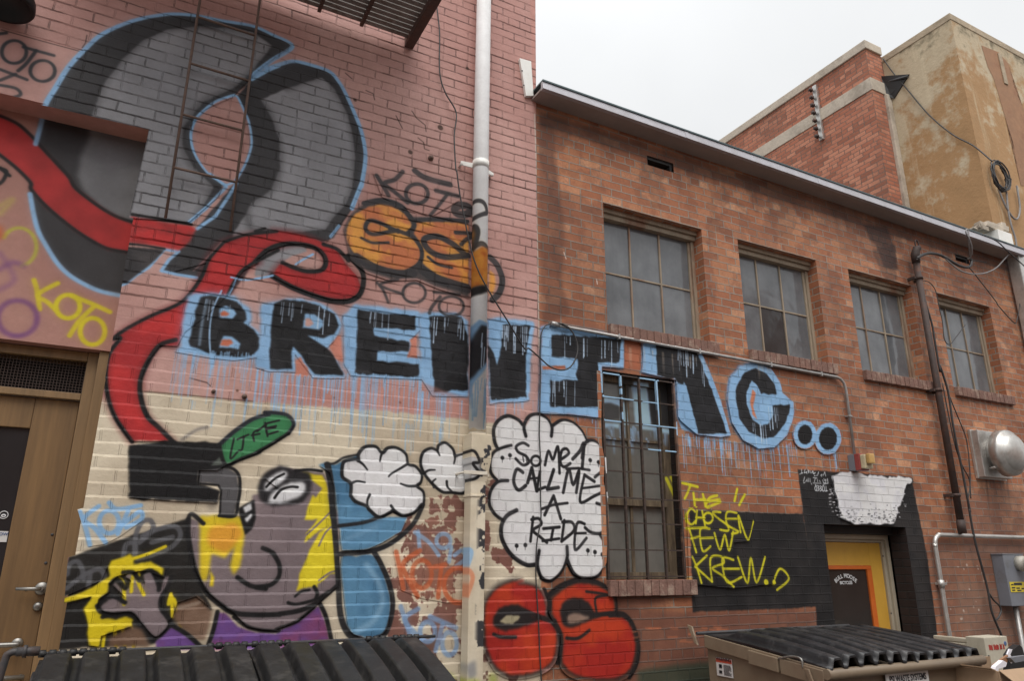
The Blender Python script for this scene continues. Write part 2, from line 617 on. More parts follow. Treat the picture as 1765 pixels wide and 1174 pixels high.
flake(668, 850, 812, 1130, 0.475, (124, 88, 78), 20)
flake(690, 870, 800, 1060, 0.53, (138, 98, 84), 14)
flake(600, 1000, 700, 1120, 0.53, (126, 90, 80), 18)
flake(720, 810, 812, 900, 0.56, (126, 90, 80), 18)
flake(815, 800, 935, 1010, 0.51, (122, 84, 74))
flake(560, 1030, 700, 1130, 0.56, (126, 88, 78))
flake(640, 1080, 935, 1200, 0.53, (104, 76, 66))
flake(928, 190, 1790, 1140, 0.50, (96, 66, 55), 110, alpha=.32)
flake(928, 190, 1790, 1140, 0.54, (92, 62, 52), 40, alpha=.24)
flake(928, 190, 1790, 1000, 0.55, (190, 142, 104), 46, alpha=.18)
# deep cracks stepping through the tall wall
for s in ("2: 990,700 1020,745 1075,790 1080,830", "2: 1030,870 1065,900 1070,940 1100,950", "2: 890,730 910,770 930,810",
          "1: 1240,740 1350,740 1450,790 1480,830", "1: 940,730 1010,710 1110,770", "2: 700,570 745,590 755,630", "2: 570,460 610,495",
          "4: 400,140 460,160 475,200", "5: 1200,300 1310,330 1330,350", "1: 1050,870 1080,845 1140,850", "5: 830,240 835,200", "1: 550,220 540,270 520,300",
          "1: 10,190 280,265 540,335 700,375 900,420", "1: 700,345 900,395 1400,520"):
    wall.stroke(T(s), 1.5, (46, 34, 30), 0.8, 0.85, smooth=False)
for q, rr in ((T("2: 1170,805")[0], 5), (T("2: 980,960")[0], 4), (T("1: 1290,900")[0], 4), (T("2: 1340,430")[0], 3), (T("2: 630,630")[0], 3)):
    wall.dot(q, rr, (60, 44, 36), 1.5, 0.8)

# --- the two great grey shapes with the light blue rim
EAR_A = T("0: 61,248 65,226 79,180 95,153 117,117 144,87 174,60 218,40 259,29 300,23 341,27 382,35 436,45 475,63 503,79 467,104 440,125 430,140 400,168 354,188 328,217 330,245 342,280 362,302 386,316 375,340 326,383 230,376 100,420")
EAR_B = T("0: 432,138 459,120 508,106 549,117 576,131 593,155 609,191 625,232 631,264 628,302 620,326 606,359 575,410 500,440 440,450 390,520 338,478 278,468 308,432 338,395 372,355 406,316 420,292 432,250 424,200 408,166")
wall.poly(EAR_A, DARK, 2, smooth=False, col2=(58, 57, 59))
wall.poly(EAR_B, DARK, 2, smooth=False, col2=(58, 57, 59))
wall.poly(T("0: 156,205 169,169 185,134 213,101 245,71 286,52 341,45 395,48 436,55 469,79 436,123 403,153 350,177 316,220 314,250 330,285 368,322 363,335 341,371 324,384 220,376 226,366 257,224"), GREY, 2, col2=GREY2, cell=90)
wall.poly(T("0: 448,172 494,153 554,133 576,153 598,196 609,240 612,272 609,320 598,350 571,381 560,396 500,402 440,400 400,412 403,400 425,368 433,349 450,340 467,326 482,290 481,245 467,202"), GREY, 2.2, col2=GREY2, cell=90)
for zone in ("0: 156,205 169,169 185,134 213,101 245,71 286,52 341,45 395,48 436,55 469,79 436,123 403,153 350,177 316,220 314,250 330,285 368,322 341,371", "0: 494,153 554,133 576,153 598,196 609,240 612,272 609,320 598,350 571,381 560,396 500,402 440,400 425,368 433,349 467,326 482,290 481,245 467,202 448,172"):
    wall.stroke(T(zone), 9, DARK, 13, .5)
EYE = T("1: 1470,605 1370,640 1300,690 1240,750 1210,830 1210,900 1230,970 1270,1040 1330,1110 1430,1170 1490,1140 1545,1050 1580,960 1590,890 1575,780 1540,690 1500,610")
wall.poly(EYE, PINK, 1.5, col2=PINK2)
wall.stroke(EYE[:10], 5, BLUE, 1.8)
wall.stroke(EYE[9:] + EYE[:1], 4, BLUE, 1.8)
for s, w_ in (("1: 250,800 290,660 350,560 430,430 530,320 640,220 800,145 950,105 1100,88 1250,100 1400,130 1600,165 1740,228 2: 130,228 235,292 100,384 0,462 1: 1590,500", 8),
              ("1: 1590,500 1700,440 1761,415 2: 70,435 160,405 250,388 400,425 480,460 530,520 565,580 620,700 670,830 695,960 690,1060 670,1174 4: 670,140 610,290", 8),
              ("3: 1330,0 1380,40 1430,80 1320,200 1195,308", 6), ("3: 1495,60 1440,150 1360,270 1245,348", 6), ("4: 530,400 475,470", 5),
              ("3: 755,705 800,690 860,640 940,590 1000,520 1040,475 1130,490 1070,540 1020,612 1120,635 1245,655", 5.5)):
    wall.stroke(T(s), w_, BLUE, 2.0, smooth=(len(s) > 60 and not s.startswith('3')))
wall.poly(T("3: 1385,140 1440,110 1360,190 1270,300 1200,345 1230,310"), PINK, 1.2)
# black field left of the stem
wall.poly(T("3: 795,455 1035,480 990,540 930,590 860,640 800,685 745,700"), (52, 50, 52), 1.5, col2=(70, 66, 66))

# --- the long red arm
ARM = T("5: 830,700 740,570 690,450 665,300 690,150 760,50 3: 720,1040 800,980 950,900 1130,820 1200,750 1280,640 1310,540 1400,440 1550,390 1740,372 "
        "4: 120,430 300,460 430,515 510,560 565,640 640,720 665,790 640,840 580,868 480,868 350,830 220,780 110,722 150,650 200,640 300,685 400,690 440,650 430,590 380,535 300,515 200,520 80,560 0,620 "
        "3: 1640,560 1540,610 1480,690 1440,765 1300,900 1170,1000 1120,1090 5: 1010,95 930,200 890,310 890,420 930,540 1010,620 1090,700")
wall.poly(T("4: 0,720 0,620 80,560 200,520 300,515 330,560 230,600 150,650 100,715"), GREY, 2, col2=GREY2)
wall.poly(T("4: 110,722 220,640 330,690 440,680 450,600 400,540 300,520 430,515 520,560 570,640 640,720 665,790 640,840 580,868 480,868 350,830 220,780"), RED, 1.5)
wall.poly(ARM, RED, 1.8, col2=RED2, cell=50)
wall.stroke(ARM[:24], 8, (112, 34, 36), 12, .55)
wall.stroke(ARM[24:], 8, (112, 34, 36), 12, .5)
wall.poly(T("3: 833,268 1000,298 1210,325 1240,350 1200,430 1130,482 1040,465 808,432"), RED, 2.5, col2=(150, 50, 50), cell=30)
wall.poly(T("4: 180,630 230,590 330,570 400,600 430,640 380,685 300,680 230,655"), PINK, 1.5)
wall.stroke(T("4: 255,645 300,615 365,580"), 4, BLUE, 1.2)
for s, w_ in (("5: 835,705 740,570 690,450 668,300 690,150 760,50 3: 720,1040 800,980 950,900 1130,822 1215,740 1280,640 1320,540 1410,435", 6.5),
              ("3: 1420,430 1560,385 1750,365 4: 0,440 60,420", 5), ("3: 1440,770 1490,670 1560,590 1760,480", 6),
              ("4: 0,630 70,560 170,520 300,520 400,555 445,620 420,680 330,690 240,665 175,635", 8),
              ("4: 105,718 220,785 350,838 480,876 590,878 660,835 685,750 670,680 590,590", 9),
              ("4: 430,520 520,550 590,620", 7), ("5: 1110,60 1010,95 935,200 890,310 890,420 930,540 1010,620 1095,705", 8),
              ("3: 800,440 900,450 1040,472", 4), ("3: 835,258 1000,285 1210,318", 5)):
    wall.stroke(T(s), w_, BLACK, 2.2)
wall.stroke(T("4: 0,735 60,725 110,715"), 4, BLUE, 1.2)
wall.stroke(T("3: 1490,672 1470,720 1445,765"), 3, BLUE, 1.2)
wall.stroke(T("3: 1460,655 1560,670 1700,650"), 3.5, BLUE, 1.2)
wall.stroke(T("3: 1225,610 1300,540 1400,430"), 2.5, (150, 110, 110), 2, 0.6)

# --- BREWING..
def dripset(x0, x1, ya, yb, ln0, ln1, n, col=BLUE, w0=1.0, w1=2.6, alpha=0.8):
    cl = [random.random() for _ in range(max(3, n // 6))]
    for _ in range(n):
        f = random.random() if random.random() < .5 else min(1, max(0, random.choice(cl) + random.gauss(0, .018)))
        x = x0 + (x1 - x0) * f
        y = ya + (yb - ya) * f + random.uniform(-4, 4)
        if random.random() < .06:
            continue
        ln = ln0 * .6 + (ln1 * 1.1 - ln0 * .6) * random.random() ** 1.6
        lean = (x - 923) / (y + 3590) * ln
        wall.stroke([(x, y), (x + lean * 0.5 + random.uniform(-.4, .4), y + ln * 0.5), (x + lean, y + ln)], w0 + (w1 * 1.25 - w0) * random.random() ** 1.8, col, 0.8,
                    alpha * random.uniform(0.45, 1.0), smooth=False, taper=(1.0, 0.65))


B_ = T("3: 1270,778 1330,772 1400,775 1500,810 1560,870 1558,920 1530,942 1600,985 1632,1045 1635,1105 1600,1150 1540,1165 1480,1163 1330,1140 1200,1090 1195,1060 1230,920")
R_ = T("4: 125,900 180,875 280,875 400,905 500,960 525,1030 500,1090 430,1115 330,1100 6: 460,110 510,190 555,270 550,282 370,280 290,160 235,92 232,242 90,246 85,200 4: 100,1060")
E_ = T("6: 650,-130 1010,-90 1010,-2 745,-18 745,35 975,75 965,132 770,132 770,190 1035,212 1030,298 630,272 640,100")
W1 = T("6: 1100,-85 1240,-95 1310,-80 1345,40 1345,378 1130,390 1110,100")
W2 = T("6: 1560,-40 1740,-30 1715,100 1708,422 1490,442 1470,90 1490,110 1530,222 1560,60")
I_ = T("e: 330,60 770,92 760,242 622,236 628,522 320,520 322,352 490,350 495,216 330,200")
N_ = T("e: 988,90 1110,88 1150,150 1190,140 1242,150 1330,380 1442,690 1258,690 1180,385 1128,372 1112,345 998,322")
G_ = T("e: 1754,440 1742,380 1690,315 1620,275 1550,298 1500,390 1493,480 1520,600 1580,680 1660,722 1730,715 1790,650 1836,560 1838,505 1724,512 1732,570 1700,625 1650,640 1600,600 1562,500 1565,420 1595,360 1630,385 1656,438")
rimset = [
    (T("3: 1185,770 1330,752 1480,770 1575,840 1590,925 1570,950 1640,1010 1655,1110 1640,1165 5: 1640,170 1480,190 1330,175 1100,135 3: 1135,1090 1160,900"), 'pink'),
    (T("4: 35,890 125,885 200,865 290,862 420,890 520,960 545,1030 520,1100 500,1130 6: 430,130 520,190 575,285 560,305 365,300 250,150 255,265 80,258 0,235 4: 38,1080"), 'pink'),
    (T("6: 555,-90 640,-165 1035,-120 1040,0 985,55 990,130 1050,190 1050,310 800,300 600,285 560,210"), 'pink'),
    (T("6: 1035,-110 1270,-110 1345,-60 1348,420 1120,415 1045,300 1040,0"), 'pink'),
    (T("6: 1470,-60 1530,-80 1761,-60 e: 225,10 205,120 190,480 110,490 0,490 6: 1480,470"), 'pink'),
    (T("e: 270,10 340,0 620,40 790,75 790,275 650,265 645,590 470,570 245,560 262,330 265,200"), 'brown'),
    (T("e: 900,85 1130,80 1145,130 1250,115 1330,290 1400,480 1465,700 1400,712 1250,695 1150,610 1130,580 1118,350 1000,325 900,300 910,200"), 'brown'),
    (T("e: 1790,430 1775,360 1720,280 1620,235 1520,255 1460,340 1440,470 1470,620 1540,730 1640,785 1740,775 1820,700 1850,620 1865,550 1860,490"), 'brown')]
for p, who in rimset:
    wall.poly(p, BLUE, 13, 0.5, wob=0)
for p, who in rimset:
    wall.poly(p, BLUE, 2.6, 0.97, wob=3, col2=(128, 168, 206), cell=40)
for p in (B_, R_, E_, W1, W2, I_, N_, G_):
    wall.poly(p, BLACK, 1.8, 0.97, wob=2.2, col2=(38, 37, 39), cell=30)
for rx, ry, q in ((45, 62, "f: 375,475"), (56, 72, "f: 520,500")):
    c = T(q)[0]
    for gx, col in ((27, BLUE), (0, BLACK)):
        pts = [(c[0] + (rx + gx) / K * math.cos(a), c[1] + (ry + gx) / K * math.sin(a)) for a in np.linspace(0, 2 * math.pi, 14)[:-1]]
        wall.poly(pts, col, 2, smooth=True)
    piece('painted_dot', 'black painted dot ringed in light blue', [(c[0] + (rx + 32) / K * math.cos(a), c[1] + (ry + 32) / K * math.sin(a)) for a in np.linspace(0, 2 * math.pi, 18)[:-1]], who='brown')
# counters
wall.poly(T("3: 1390,850 1430,835 1480,855 1497,890 1470,918 1385,910"), BLUE, 1.5)
wall.poly(T("3: 1395,875 1420,865 1450,885 1440,900 1395,898"), (190, 105, 80), 1.5)
wall.poly(T("3: 1405,1025 1470,1028 1520,1075 1505,1110 1380,1095"), BLUE, 1.5)
wall.poly(T("3: 1400,1045 1460,1045 1475,1072 1440,1090 1395,1085"), (196, 110, 84), 1.5)
wall.poly(T("4: 312,952 370,962 425,1000 428,1035 400,1058 298,1046"), BLUE, 1.5)
wall.poly(T("4: 315,985 350,990 365,1020 340,1040 312,1030"), PINK, 1.5)
wall.poly(T("6: 745,-15 1010,5 1005,30 985,50 750,28"), BLUE, 1.5)
wall.poly(T("6: 770,135 930,145 970,150 940,188 775,185"), BLUE, 1.5)
wall.poly(T("6: 1020,25 1025,180 960,170 985,90 975,60"), (200, 130, 112), 2)
wall.poly(T("6: 470,100 520,30 540,30 555,200 510,180"), (200, 130, 112), 2)
wall.poly(T("6: 255,190 285,170 330,240 340,292 255,290"), (200, 130, 112), 2)
wall.poly(T("e: 1595,352 1625,380 1650,450 1724,450 1770,440 1790,470 1650,480 1640,560 1680,590 1650,630 1605,600 1575,520 1570,430"), BLUE, 2)
wall.poly(T("e: 1600,405 1620,430 1605,520 1630,600 1600,570 1585,480"), (190, 120, 92), 1.6)
wall.poly(T("e: 270,262 415,258 418,285 275,285"), (178, 108, 82), 1.5)
wall.poly(T("e: 1130,580 1165,360 1180,385 1258,690 1160,660"), BLUE, 2)
wall.poly(T("e: 800,90 905,90 900,290 790,280"), (168, 102, 76), 2.5)
wall.poly(T("6: 560,310 650,300 1050,330 1340,430 1340,550 1050,520 700,480 300,460 0,420 0,300 250,310"), (190, 124, 110), 3, 0.45)
# runs of white and blue inside the letters
for (t_, xa, xb, ya, yb, n) in (('3', 1290, 1460, 790, 830, 5), ('4', 150, 300, 880, 900, 6), ('4', 400, 480, 910, 960, 4), ('4', 680, 980, 940, 980, 7), ('4', 1120, 1330, 980, 990, 12),
                                ('6', 1560, 1720, -30, -20, 16), ('e', 350, 760, 70, 110, 12), ('e', 330, 480, 355, 360, 9), ('e', 1130, 1200, 150, 160, 10), ('e', 1200, 1290, 180, 220, 7), ('e', 1600, 1690, 620, 640, 7), ('e', 1700, 1780, 520, 530, 6)):
    o = TILES[t_]
    for _ in range(n):
        f = random.random()
        x = o[0] + (xa + (xb - xa) * f) / K; y = o[1] + (ya + (yb - ya) * f) / K
        ln = random.uniform(10, 48)
        wall.stroke([(x, y), (x + (x - 923) / 4300 * ln + random.uniform(-1.5, 0.5), y + ln)], random.uniform(1.0, 2.6), (178, 200, 224), 0.9, random.uniform(.5, .95), smooth=False, taper=(0.7, 1.1))
wall.stroke(T("3: 1400,740 1345,860 1325,1000 1330,1140"), 3.2, (150, 184, 218), 1.2, .9)
wall.stroke(T("3: 1310,800 1280,930 1260,1080"), 5, (120, 140, 160), 3, .7)
# runs below the letters
dripset(300, 440, 606, 612, 30, 85, 70, w1=3.2); dripset(440, 600, 640, 655, 25, 95, 90, w1=3.2); dripset(590, 730, 645, 655, 30, 115, 76, w1=3.2)
dripset(720, 803, 675, 690, 40, 105, 34); dripset(850, 920, 690, 690, 20, 55, 12)
dripset(310, 440, 690, 690, 10, 50, 12, alpha=.5, w1=4); dripset(480, 760, 700, 740, 20, 60, 26, alpha=.5, w1=4)
dripset(985, 1038, 715, 725, 10, 40, 8)
dripset(1170, 1262, 750, 760, 15, 60, 70, alpha=.85); dripset(1265, 1370, 765, 765, 15, 70, 56, alpha=.8); dripset(1365, 1450, 770, 780, 10, 55, 20, alpha=.75)
for nm, p in zip("BREW", rimset):
    piece('painted_letter', 'dripping black letter %s with light blue outline' % nm, p[0], who='pink')
piece('painted_letter', 'right leg of the dripping black letter W, beyond the drainpipe', rimset[4][0], who='pink')
for nm, p in zip("ING", rimset[5:]):
    piece('painted_letter', 'dripping black letter %s with light blue outline' % nm, p[0], who='brown')
piece('painted_ear', 'grey painted shape with light blue rim, cut by the door recess', T("0: 70,181 79,180 95,153 117,117 144,87 174,60 218,40 259,29 300,23 341,27 382,35 436,45 475,63 503,79 467,104 440,125 400,168 354,188 328,217 330,245 342,280 362,302 386,316 375,340 326,383 222,376 257,224"))
piece('painted_ear', 'second grey painted shape with light blue rim', EAR_B[:12] + T("0: 560,420 500,410 440,420 400,440 350,455 300,468 308,432 338,395 372,355 406,316 420,292 432,250 424,200"))
piece('painted_arm', 'long curling red painted arm outlined in black', ARM)

# --- orange throw-up and the black tags round it
wall.poly(T("4: 560,430 600,330 690,260 800,235 920,275 1000,350 1120,345 1345,370 1345,850 1150,790 1020,735 850,740 700,690 600,610"), (66, 62, 62), 4, .9, smooth=False)
SBLOB = T("4: 580,420 620,340 700,290 800,268 900,300 970,360 985,420 960,450 1020,500 1045,570 1030,630 960,680 850,685 740,650 640,590 580,500")
EBLOB = T("4: 1010,382 1150,375 1300,385 1345,395 1345,780 1200,740 1110,690 1055,640 1060,560 1025,490 1000,450 1015,420")
OR, OR2 = (214, 150, 72), (188, 112, 74)
wall.poly(SBLOB, OR, 2, smooth=True, col2=OR2, cell=30)
wall.poly(EBLOB, OR, 2, col2=OR2, cell=30)
wall.poly(T("4: 1480,680 1515,710 1520,770 1500,840 1480,845"), OR, 3)
for s, w_ in (("4: 900,440 800,390 720,370 695,420 740,455 850,440 900,430", 6), ("4: 850,420 930,445 1000,480 1050,560 1035,640 960,690", 6), ("4: 670,480 740,510 840,508", 4),
              ("4: 980,350 1005,400 960,450", 6), ("4: 1345,590 1200,600 1100,560 1065,490 1150,470 1250,520 1330,590", 9), ("4: 1090,600 1150,645 1240,668", 4),
              ("4: 1265,445 1385,455 1330,490 1300,520", 6), ("4: 1000,370 1150,360 1340,372", 6), ("4: 1485,600 1530,650 1562,740 1545,820 1500,870", 9), ("4: 690,260 800,240 920,280 985,360", 8),
              ("4: 1050,680 1150,740 1340,800", 14), ("4: 640,600 760,670 900,705 1000,700", 12)):
    wall.stroke(T(s), w_ * 1.25, (54, 52, 54), 2.2)
piece('painted_blob', 'orange spray painted bubble letters shaded in dark grey', T("4: 560,430 600,330 690,255 800,232 920,272 1000,345 1120,340 1350,365 1350,860 1150,800 1020,745 850,750 700,700 600,620"))
TAGK = (56, 54, 56)
for s, w_ in (("4: 765,85 800,140 840,210", 8), ("4: 930,60 880,110 815,135 880,190 960,255", 8), ("4: 1140,180 1280,215", 8), ("4: 1215,200 1160,270 1105,335", 6), ("4: 1010,55 1080,100 1230,140", 12),
              ("4: 770,760 810,810 840,882", 5), ("4: 900,740 790,775 930,832", 5), ("4: 1130,820 1290,835", 5), ("4: 1170,850 1120,910 1100,955", 6)):
    wall.stroke(T(s), w_, TAGK, 2.6, .88)
for q, rx, ry, w_ in (("4: 1020,200", 70, 62, 7), ("4: 1005,825", 72, 62, 5), ("4: 1240,910", 78, 62, 5), ("4: 1310,300", 50, 30, 14)):
    wall.ring(T(q)[0], rx / K, ry / K, w_, TAGK, 2.4, .88)
piece('painted_tag', 'black sprayed name above the orange bubble letters', T("4: 740,60 940,40 1100,90 1290,170 1290,240 1110,345 900,270 800,220"))
# tag at the far left of the tall wall
for q, rx, ry in (("1: 90,330", 78, 72), ("1: 270,450", 78, 66)):
    wall.ring(T(q)[0], rx / K, ry / K, 6, (52, 54, 58), 2, .9)
for s in ("1: 150,300 340,352", "1: 230,320 170,400 115,450", "1: 0,440 170,505", "1: 100,470 0,510", "1: 0,540 100,560 130,600 60,620 0,600", "1: 0,215 40,210"):
    wall.stroke(T(s), 6, (52, 54, 58), 2, .9)

# --- the smoking figure
wall.poly(T("7: 430,395 850,250 1200,143 1225,470 1290,630 1345,725 1100,830 980,940 350,980 370,800 400,640"), (38, 36, 34), 2.2, col2=(30, 28, 27))
for s in ("7: 855,370 860,250 900,170 950,160 970,210 930,260 880,300", "7: 900,260 1000,215 1110,200 1140,260 1080,330 960,380 870,400", "7: 960,300 1090,265",
          "7: 425,500 440,440 490,420 520,470 530,530", "7: 420,590 540,500 630,470 660,520 620,580", "7: 560,580 570,490", "7: 780,390 800,310 850,310 850,380"):
    wall.stroke(T(s), 8, (88, 88, 92), 2, .85)
HAND = T("7: 640,700 700,655 790,650 745,600 715,570 730,555 790,605 830,545 795,515 830,490 870,540 915,560 905,505 950,485 1000,560 1018,590 1040,520 1080,518 1072,570 1020,640 1020,720 1050,780 1060,830 1000,890 960,880 890,800 830,740 720,745 650,730")
SKIN, SKIN2 = (126, 112, 114), (118, 105, 108)
wall.poly(HAND, SKIN, 2, smooth=True, col2=SKIN2)
SPLASH = T("7: 410,650 580,590 640,540 690,520 680,450 700,410 780,395 830,375 850,400 840,440 950,425 1030,465 1025,510 985,480 880,480 740,512 690,560 690,610 620,660 612,720 650,770 720,790 800,765 835,790 830,830 700,870 640,890 628,958 556,950 555,820 535,720 580,640 405,684")
YEL = (208, 186, 30)
wall.poly(SPLASH, YEL, 1.6, col2=(196, 170, 24), wob=2)
for s in ("7: 745,520 780,560 785,690", "7: 850,480 835,540 830,610", "7: 890,480 870,540 910,630", "7: 1080,625 1065,690 1100,660 1145,830", "7: 1085,640 1090,770", "7: 660,880 650,955", "7: 725,850 735,955", "7: 775,830 790,955", "7: 825,820 845,955", "7: 850,400 940,370 1045,325"):
    wall.stroke(T(s), 5.5, YEL, 1.4)
for s in ("7: 630,690 660,650 720,640 790,680", "7: 700,560 740,530 790,590", "7: 780,490 840,490 880,540", "7: 900,490 960,480 1000,560 1005,600", "7: 1080,520 1060,580 1020,650 1020,720 1080,810 1020,890", "7: 650,770 760,750 840,760 900,840 970,920", "7: 615,700 640,740 720,760"):
    wall.stroke(T(s), 7, BLACK, 2)
BROWN = (96, 72, 56)
wall.poly(T("7: 1090,770 1120,680 1250,640 1342,740 1320,830 1290,920 1230,910 1130,830"), BROWN, 2.5, col2=(120, 96, 80), cell=40)
wall.poly(T("7: 690,900 820,830 900,850 950,960 690,960"), BROWN, 2.5, col2=(120, 96, 80), cell=40)
wall.stroke(T("7: 1130,710 1190,700 1260,680"), 6, (160, 144, 130), 3, .6)
PUR, PUR2 = (104, 72, 132), (120, 66, 104)
wall.poly(T("7: 985,925 1090,835 1180,880 1290,980 985,980"), PUR, 2, col2=PUR2, cell=40)
wall.poly(T("7: 1370,740 1430,750 1500,830 1620,870 1761,880 8: 130,870 270,800 400,700 440,800 480,960 -100,980 7: 1330,980 1350,850"), PUR, 2, col2=PUR2, cell=40)
for s in ("7: 1080,820 1180,880 1270,960", "7: 1375,740 1350,850 1310,970", "8: 410,690 450,780 490,960"):
    wall.stroke(T(s), 7, BLACK, 2)
# head
FACE = T("7: 1195,145 1195,280 1240,480 1300,600 1400,690 1480,745 1560,830 1650,850 1761,858 8: 130,850 260,800 370,710 440,640 520,575 6: 530,1174 470,1060 460,960 430,900 300,885 150,860 50,930 5: 1761,1000 1600,1040 1560,1174 7: 1500,130 1280,170")
wall.poly(FACE, SKIN, 2, col2=SKIN2, cell=90)
wall.poly(T("7: 1265,130 1400,125 1535,140 1545,240 1520,450 1480,512 1455,450 1480,320 1420,395 1330,370 1322,480 1300,542 1262,540 1265,300"), (216, 190, 40), 2.5, .97)
wall.poly(T("7: 1325,210 1400,195 1475,175 1532,235 1480,315 1420,360 1320,310"), (214, 150, 52), 5, .95, smooth=True)
wall.poly(T("7: 1330,480 1355,520 1350,575 1325,575"), (216, 190, 40), 1.5)
HAIR = T("6: 290,895 420,918 445,960 470,1110 8: 482,180 520,490 470,500 390,560 385,585 300,585 258,612 280,500 340,350 400,240 470,195 400,225 312,300 322,240 400,150 310,162 330,80 360,0 6: 380,1060 420,1000 330,935")
wall.poly(HAIR, (214, 196, 44), 2, col2=(204, 184, 36))
for s, w_ in (("8: 400,320 440,240 480,200", 3), ("8: 300,270 400,180 470,110", 3), ("8: 400,540 470,490 520,480", 3)):
    wall.stroke(T(s), w_, SKIN, 1.2)
wall.poly(T("6: 15,1000 60,905 160,858 240,880 340,905 350,1000 320,1060 270,1095 150,1112 50,1090"), (40, 38, 40), 3, smooth=True)
wall.poly(T("6: 55,1000 90,930 160,892 200,900 190,940 130,980 80,1012"), (214, 214, 216), 2.5, smooth=True)
wall.poly(T("6: 80,1080 110,1030 200,970 290,960 318,990 290,1045 200,1082 110,1095"), (214, 214, 216), 2.5, smooth=True)
wall.stroke(T("6: 70,990 120,940 180,908"), 4, BLACK, 1.2)
wall.stroke(T("6: 120,1060 160,1010 220,990 265,992"), 4.5, BLACK, 1.2)
for s, w_ in (("7: 1190,160 1192,280 1235,480 1300,610 1400,700 1480,745 1600,757 1761,755 8: 150,752 280,730 380,685 440,640 520,570", 8),
              ("7: 1480,770 1560,830 1650,855 1761,860 8: 130,850 260,800 370,710", 6), ("8: 205,680 260,690 380,660 460,610", 5), ("8: 370,580 390,620 380,660", 6), ("8: 250,640 290,610 340,600", 4),
              ("7: 1660,335 1720,365 1761,430 8: 110,365 150,440 145,520 90,570 0,582 7: 1680,592 1580,572 1500,520", 7), ("6: 250,890 340,880 420,890", 5),
              ("7: 1190,150 1215,120 1285,180", 7)):
    wall.stroke(T(s), w_, BLACK, 2)
wall.poly(T("7: 1505,85 1560,50 1605,25 1618,150 1590,215 1545,250 1530,200 1520,130"), BLACK, 1.6)
wall.poly(T("7: 1540,75 1582,48 1590,90 1552,115"), (214, 214, 216), 1.2)
wall.poly(T("7: 1548,150 1588,115 1592,140 1555,172"), (214, 214, 216), 1.2)
# hat, feather and pipe of the figure
HAT = T("5: 818,728 1100,700 1385,715 1432,850 1370,885 1255,885 1250,970 1400,1010 1372,1092 1100,1080 812,1055")
wall.poly(HAT, (26, 25, 26), 2, wob=2)
wall.poly(T("5: 1330,855 1390,800 1430,850 1400,880"), (90, 96, 90), 2)
PIPEK = T("5: 1262,885 1430,868 1500,910 1512,1000 1500,1090 7: 1480,128 1390,128 5: 1398,1010 1380,978 1252,968")
wall.poly(PIPEK, (92, 90, 92), 1.6)
wall.stroke(PIPEK[5:] + PIPEK[:1], 3.5, BLACK, 1.2, smooth=False)
wall.stroke(T("5: 1260,878 1430,862 1505,905 1518,1000 1505,1090 7: 1484,132 1385,130"), 5, BLACK, 1.4)
FEATHER = T("5: 1385,725 1480,640 1600,560 1700,530 6: 60,520 130,522 205,538 242,592 210,650 100,720 0,778 5: 1640,770 1520,815 1425,850")
wall.poly(FEATHER, (58, 122, 78), 2, smooth=False, col2=(52, 112, 70))
wall.stroke(FEATHER[:9], 7, (40, 42, 48), 2.2)
wall.stroke(FEATHER[8:] + FEATHER[:1], 6, BLACK, 2)
for s in ("5: 1478,685 1455,810 1500,770", "5: 1500,690 1570,660", "5: 1540,670 1530,750 1510,760", "5: 1640,625 1600,650 1605,700", "5: 1590,665 1640,655", "5: 1700,585 1680,600 1690,670", "5: 1690,625 1740,615", "5: 1690,660 1755,640", "6: 60,585 70,650", "6: 65,590 150,570", "6: 65,620 130,605", "6: 10,640 60,600"):
    wall.stroke(T(s), 3.2, BLACK, 1)
wall.stroke(T("5: 1150,690 1240,630 1310,612"), 5, (100, 96, 98), 4, .6)
wall.poly(T("5: 1310,1085 1370,1085 1350,1140 1330,1130"), (60, 56, 56), 6, .5)
# blue lobes behind the head
BL, BL2 = (88, 132, 164), (70, 112, 144)
LOBE1 = T("6: 400,850 440,835 500,850 640,790 700,800 8: 700,80 780,140 960,140 920,230 800,300 700,345 545,350 515,100 6: 500,1000 470,900")
LOBE2 = T("8: 545,392 640,388 740,378 800,480 845,620 850,750 820,860 740,902 650,890 590,840 560,650")
wall.poly(LOBE1, BL, 2, col2=BL2, cell=50)
wall.poly(LOBE2, BL, 2, smooth=True, col2=BL2, cell=50)
wall.stroke(T("8: 640,860 740,800 800,680 780,560 700,440"), 9, (130, 166, 192), 6, .6)
wall.stroke(T("8: 530,300 640,250 760,200"), 7, (118, 158, 188), 6, .5)
for s, w_ in (("6: 455,850 480,1000 490,1174", 11), ("8: 480,0 505,280 525,560 540,760 590,880 680,925 760,910 830,860 868,700 845,560 790,430 755,370", 9.5), ("8: 1060,60 1000,180 880,290 740,352 540,372", 8),
              ("8: 525,195 690,172 800,130", 6), ("6: 440,845 500,840 560,805 650,785", 4)):
    wall.stroke(T(s), w_, (36, 36, 38), 2)
piece('painted_black_sleeve', 'dark painted coat sleeve of the smoking figure', T("7: 430,395 850,250 1195,148 1225,470 1290,630 1340,720 1240,640 1120,680 1090,770 1060,800 1020,720 1020,640 1070,560 1040,520 900,470 700,410 640,540 410,640"))  # outline of the figure's black painted sleeve
piece('painted_hand', 'grey painted open hand', HAND, True)
piece('painted_face', 'grey painted face with closed eye, big nose and yellow hair', FACE)
piece('painted_hat', 'flat black painted hat', HAT)
piece('painted_feather', 'green painted feather lettered in black', FEATHER)
piece('painted_lobe', 'upper blue painted lobe behind the head', LOBE1)
piece('painted_lobe', 'lower blue painted drop behind the head', LOBE2, True)
piece('painted_splash', 'yellow paint splash running round the hand', SPLASH)

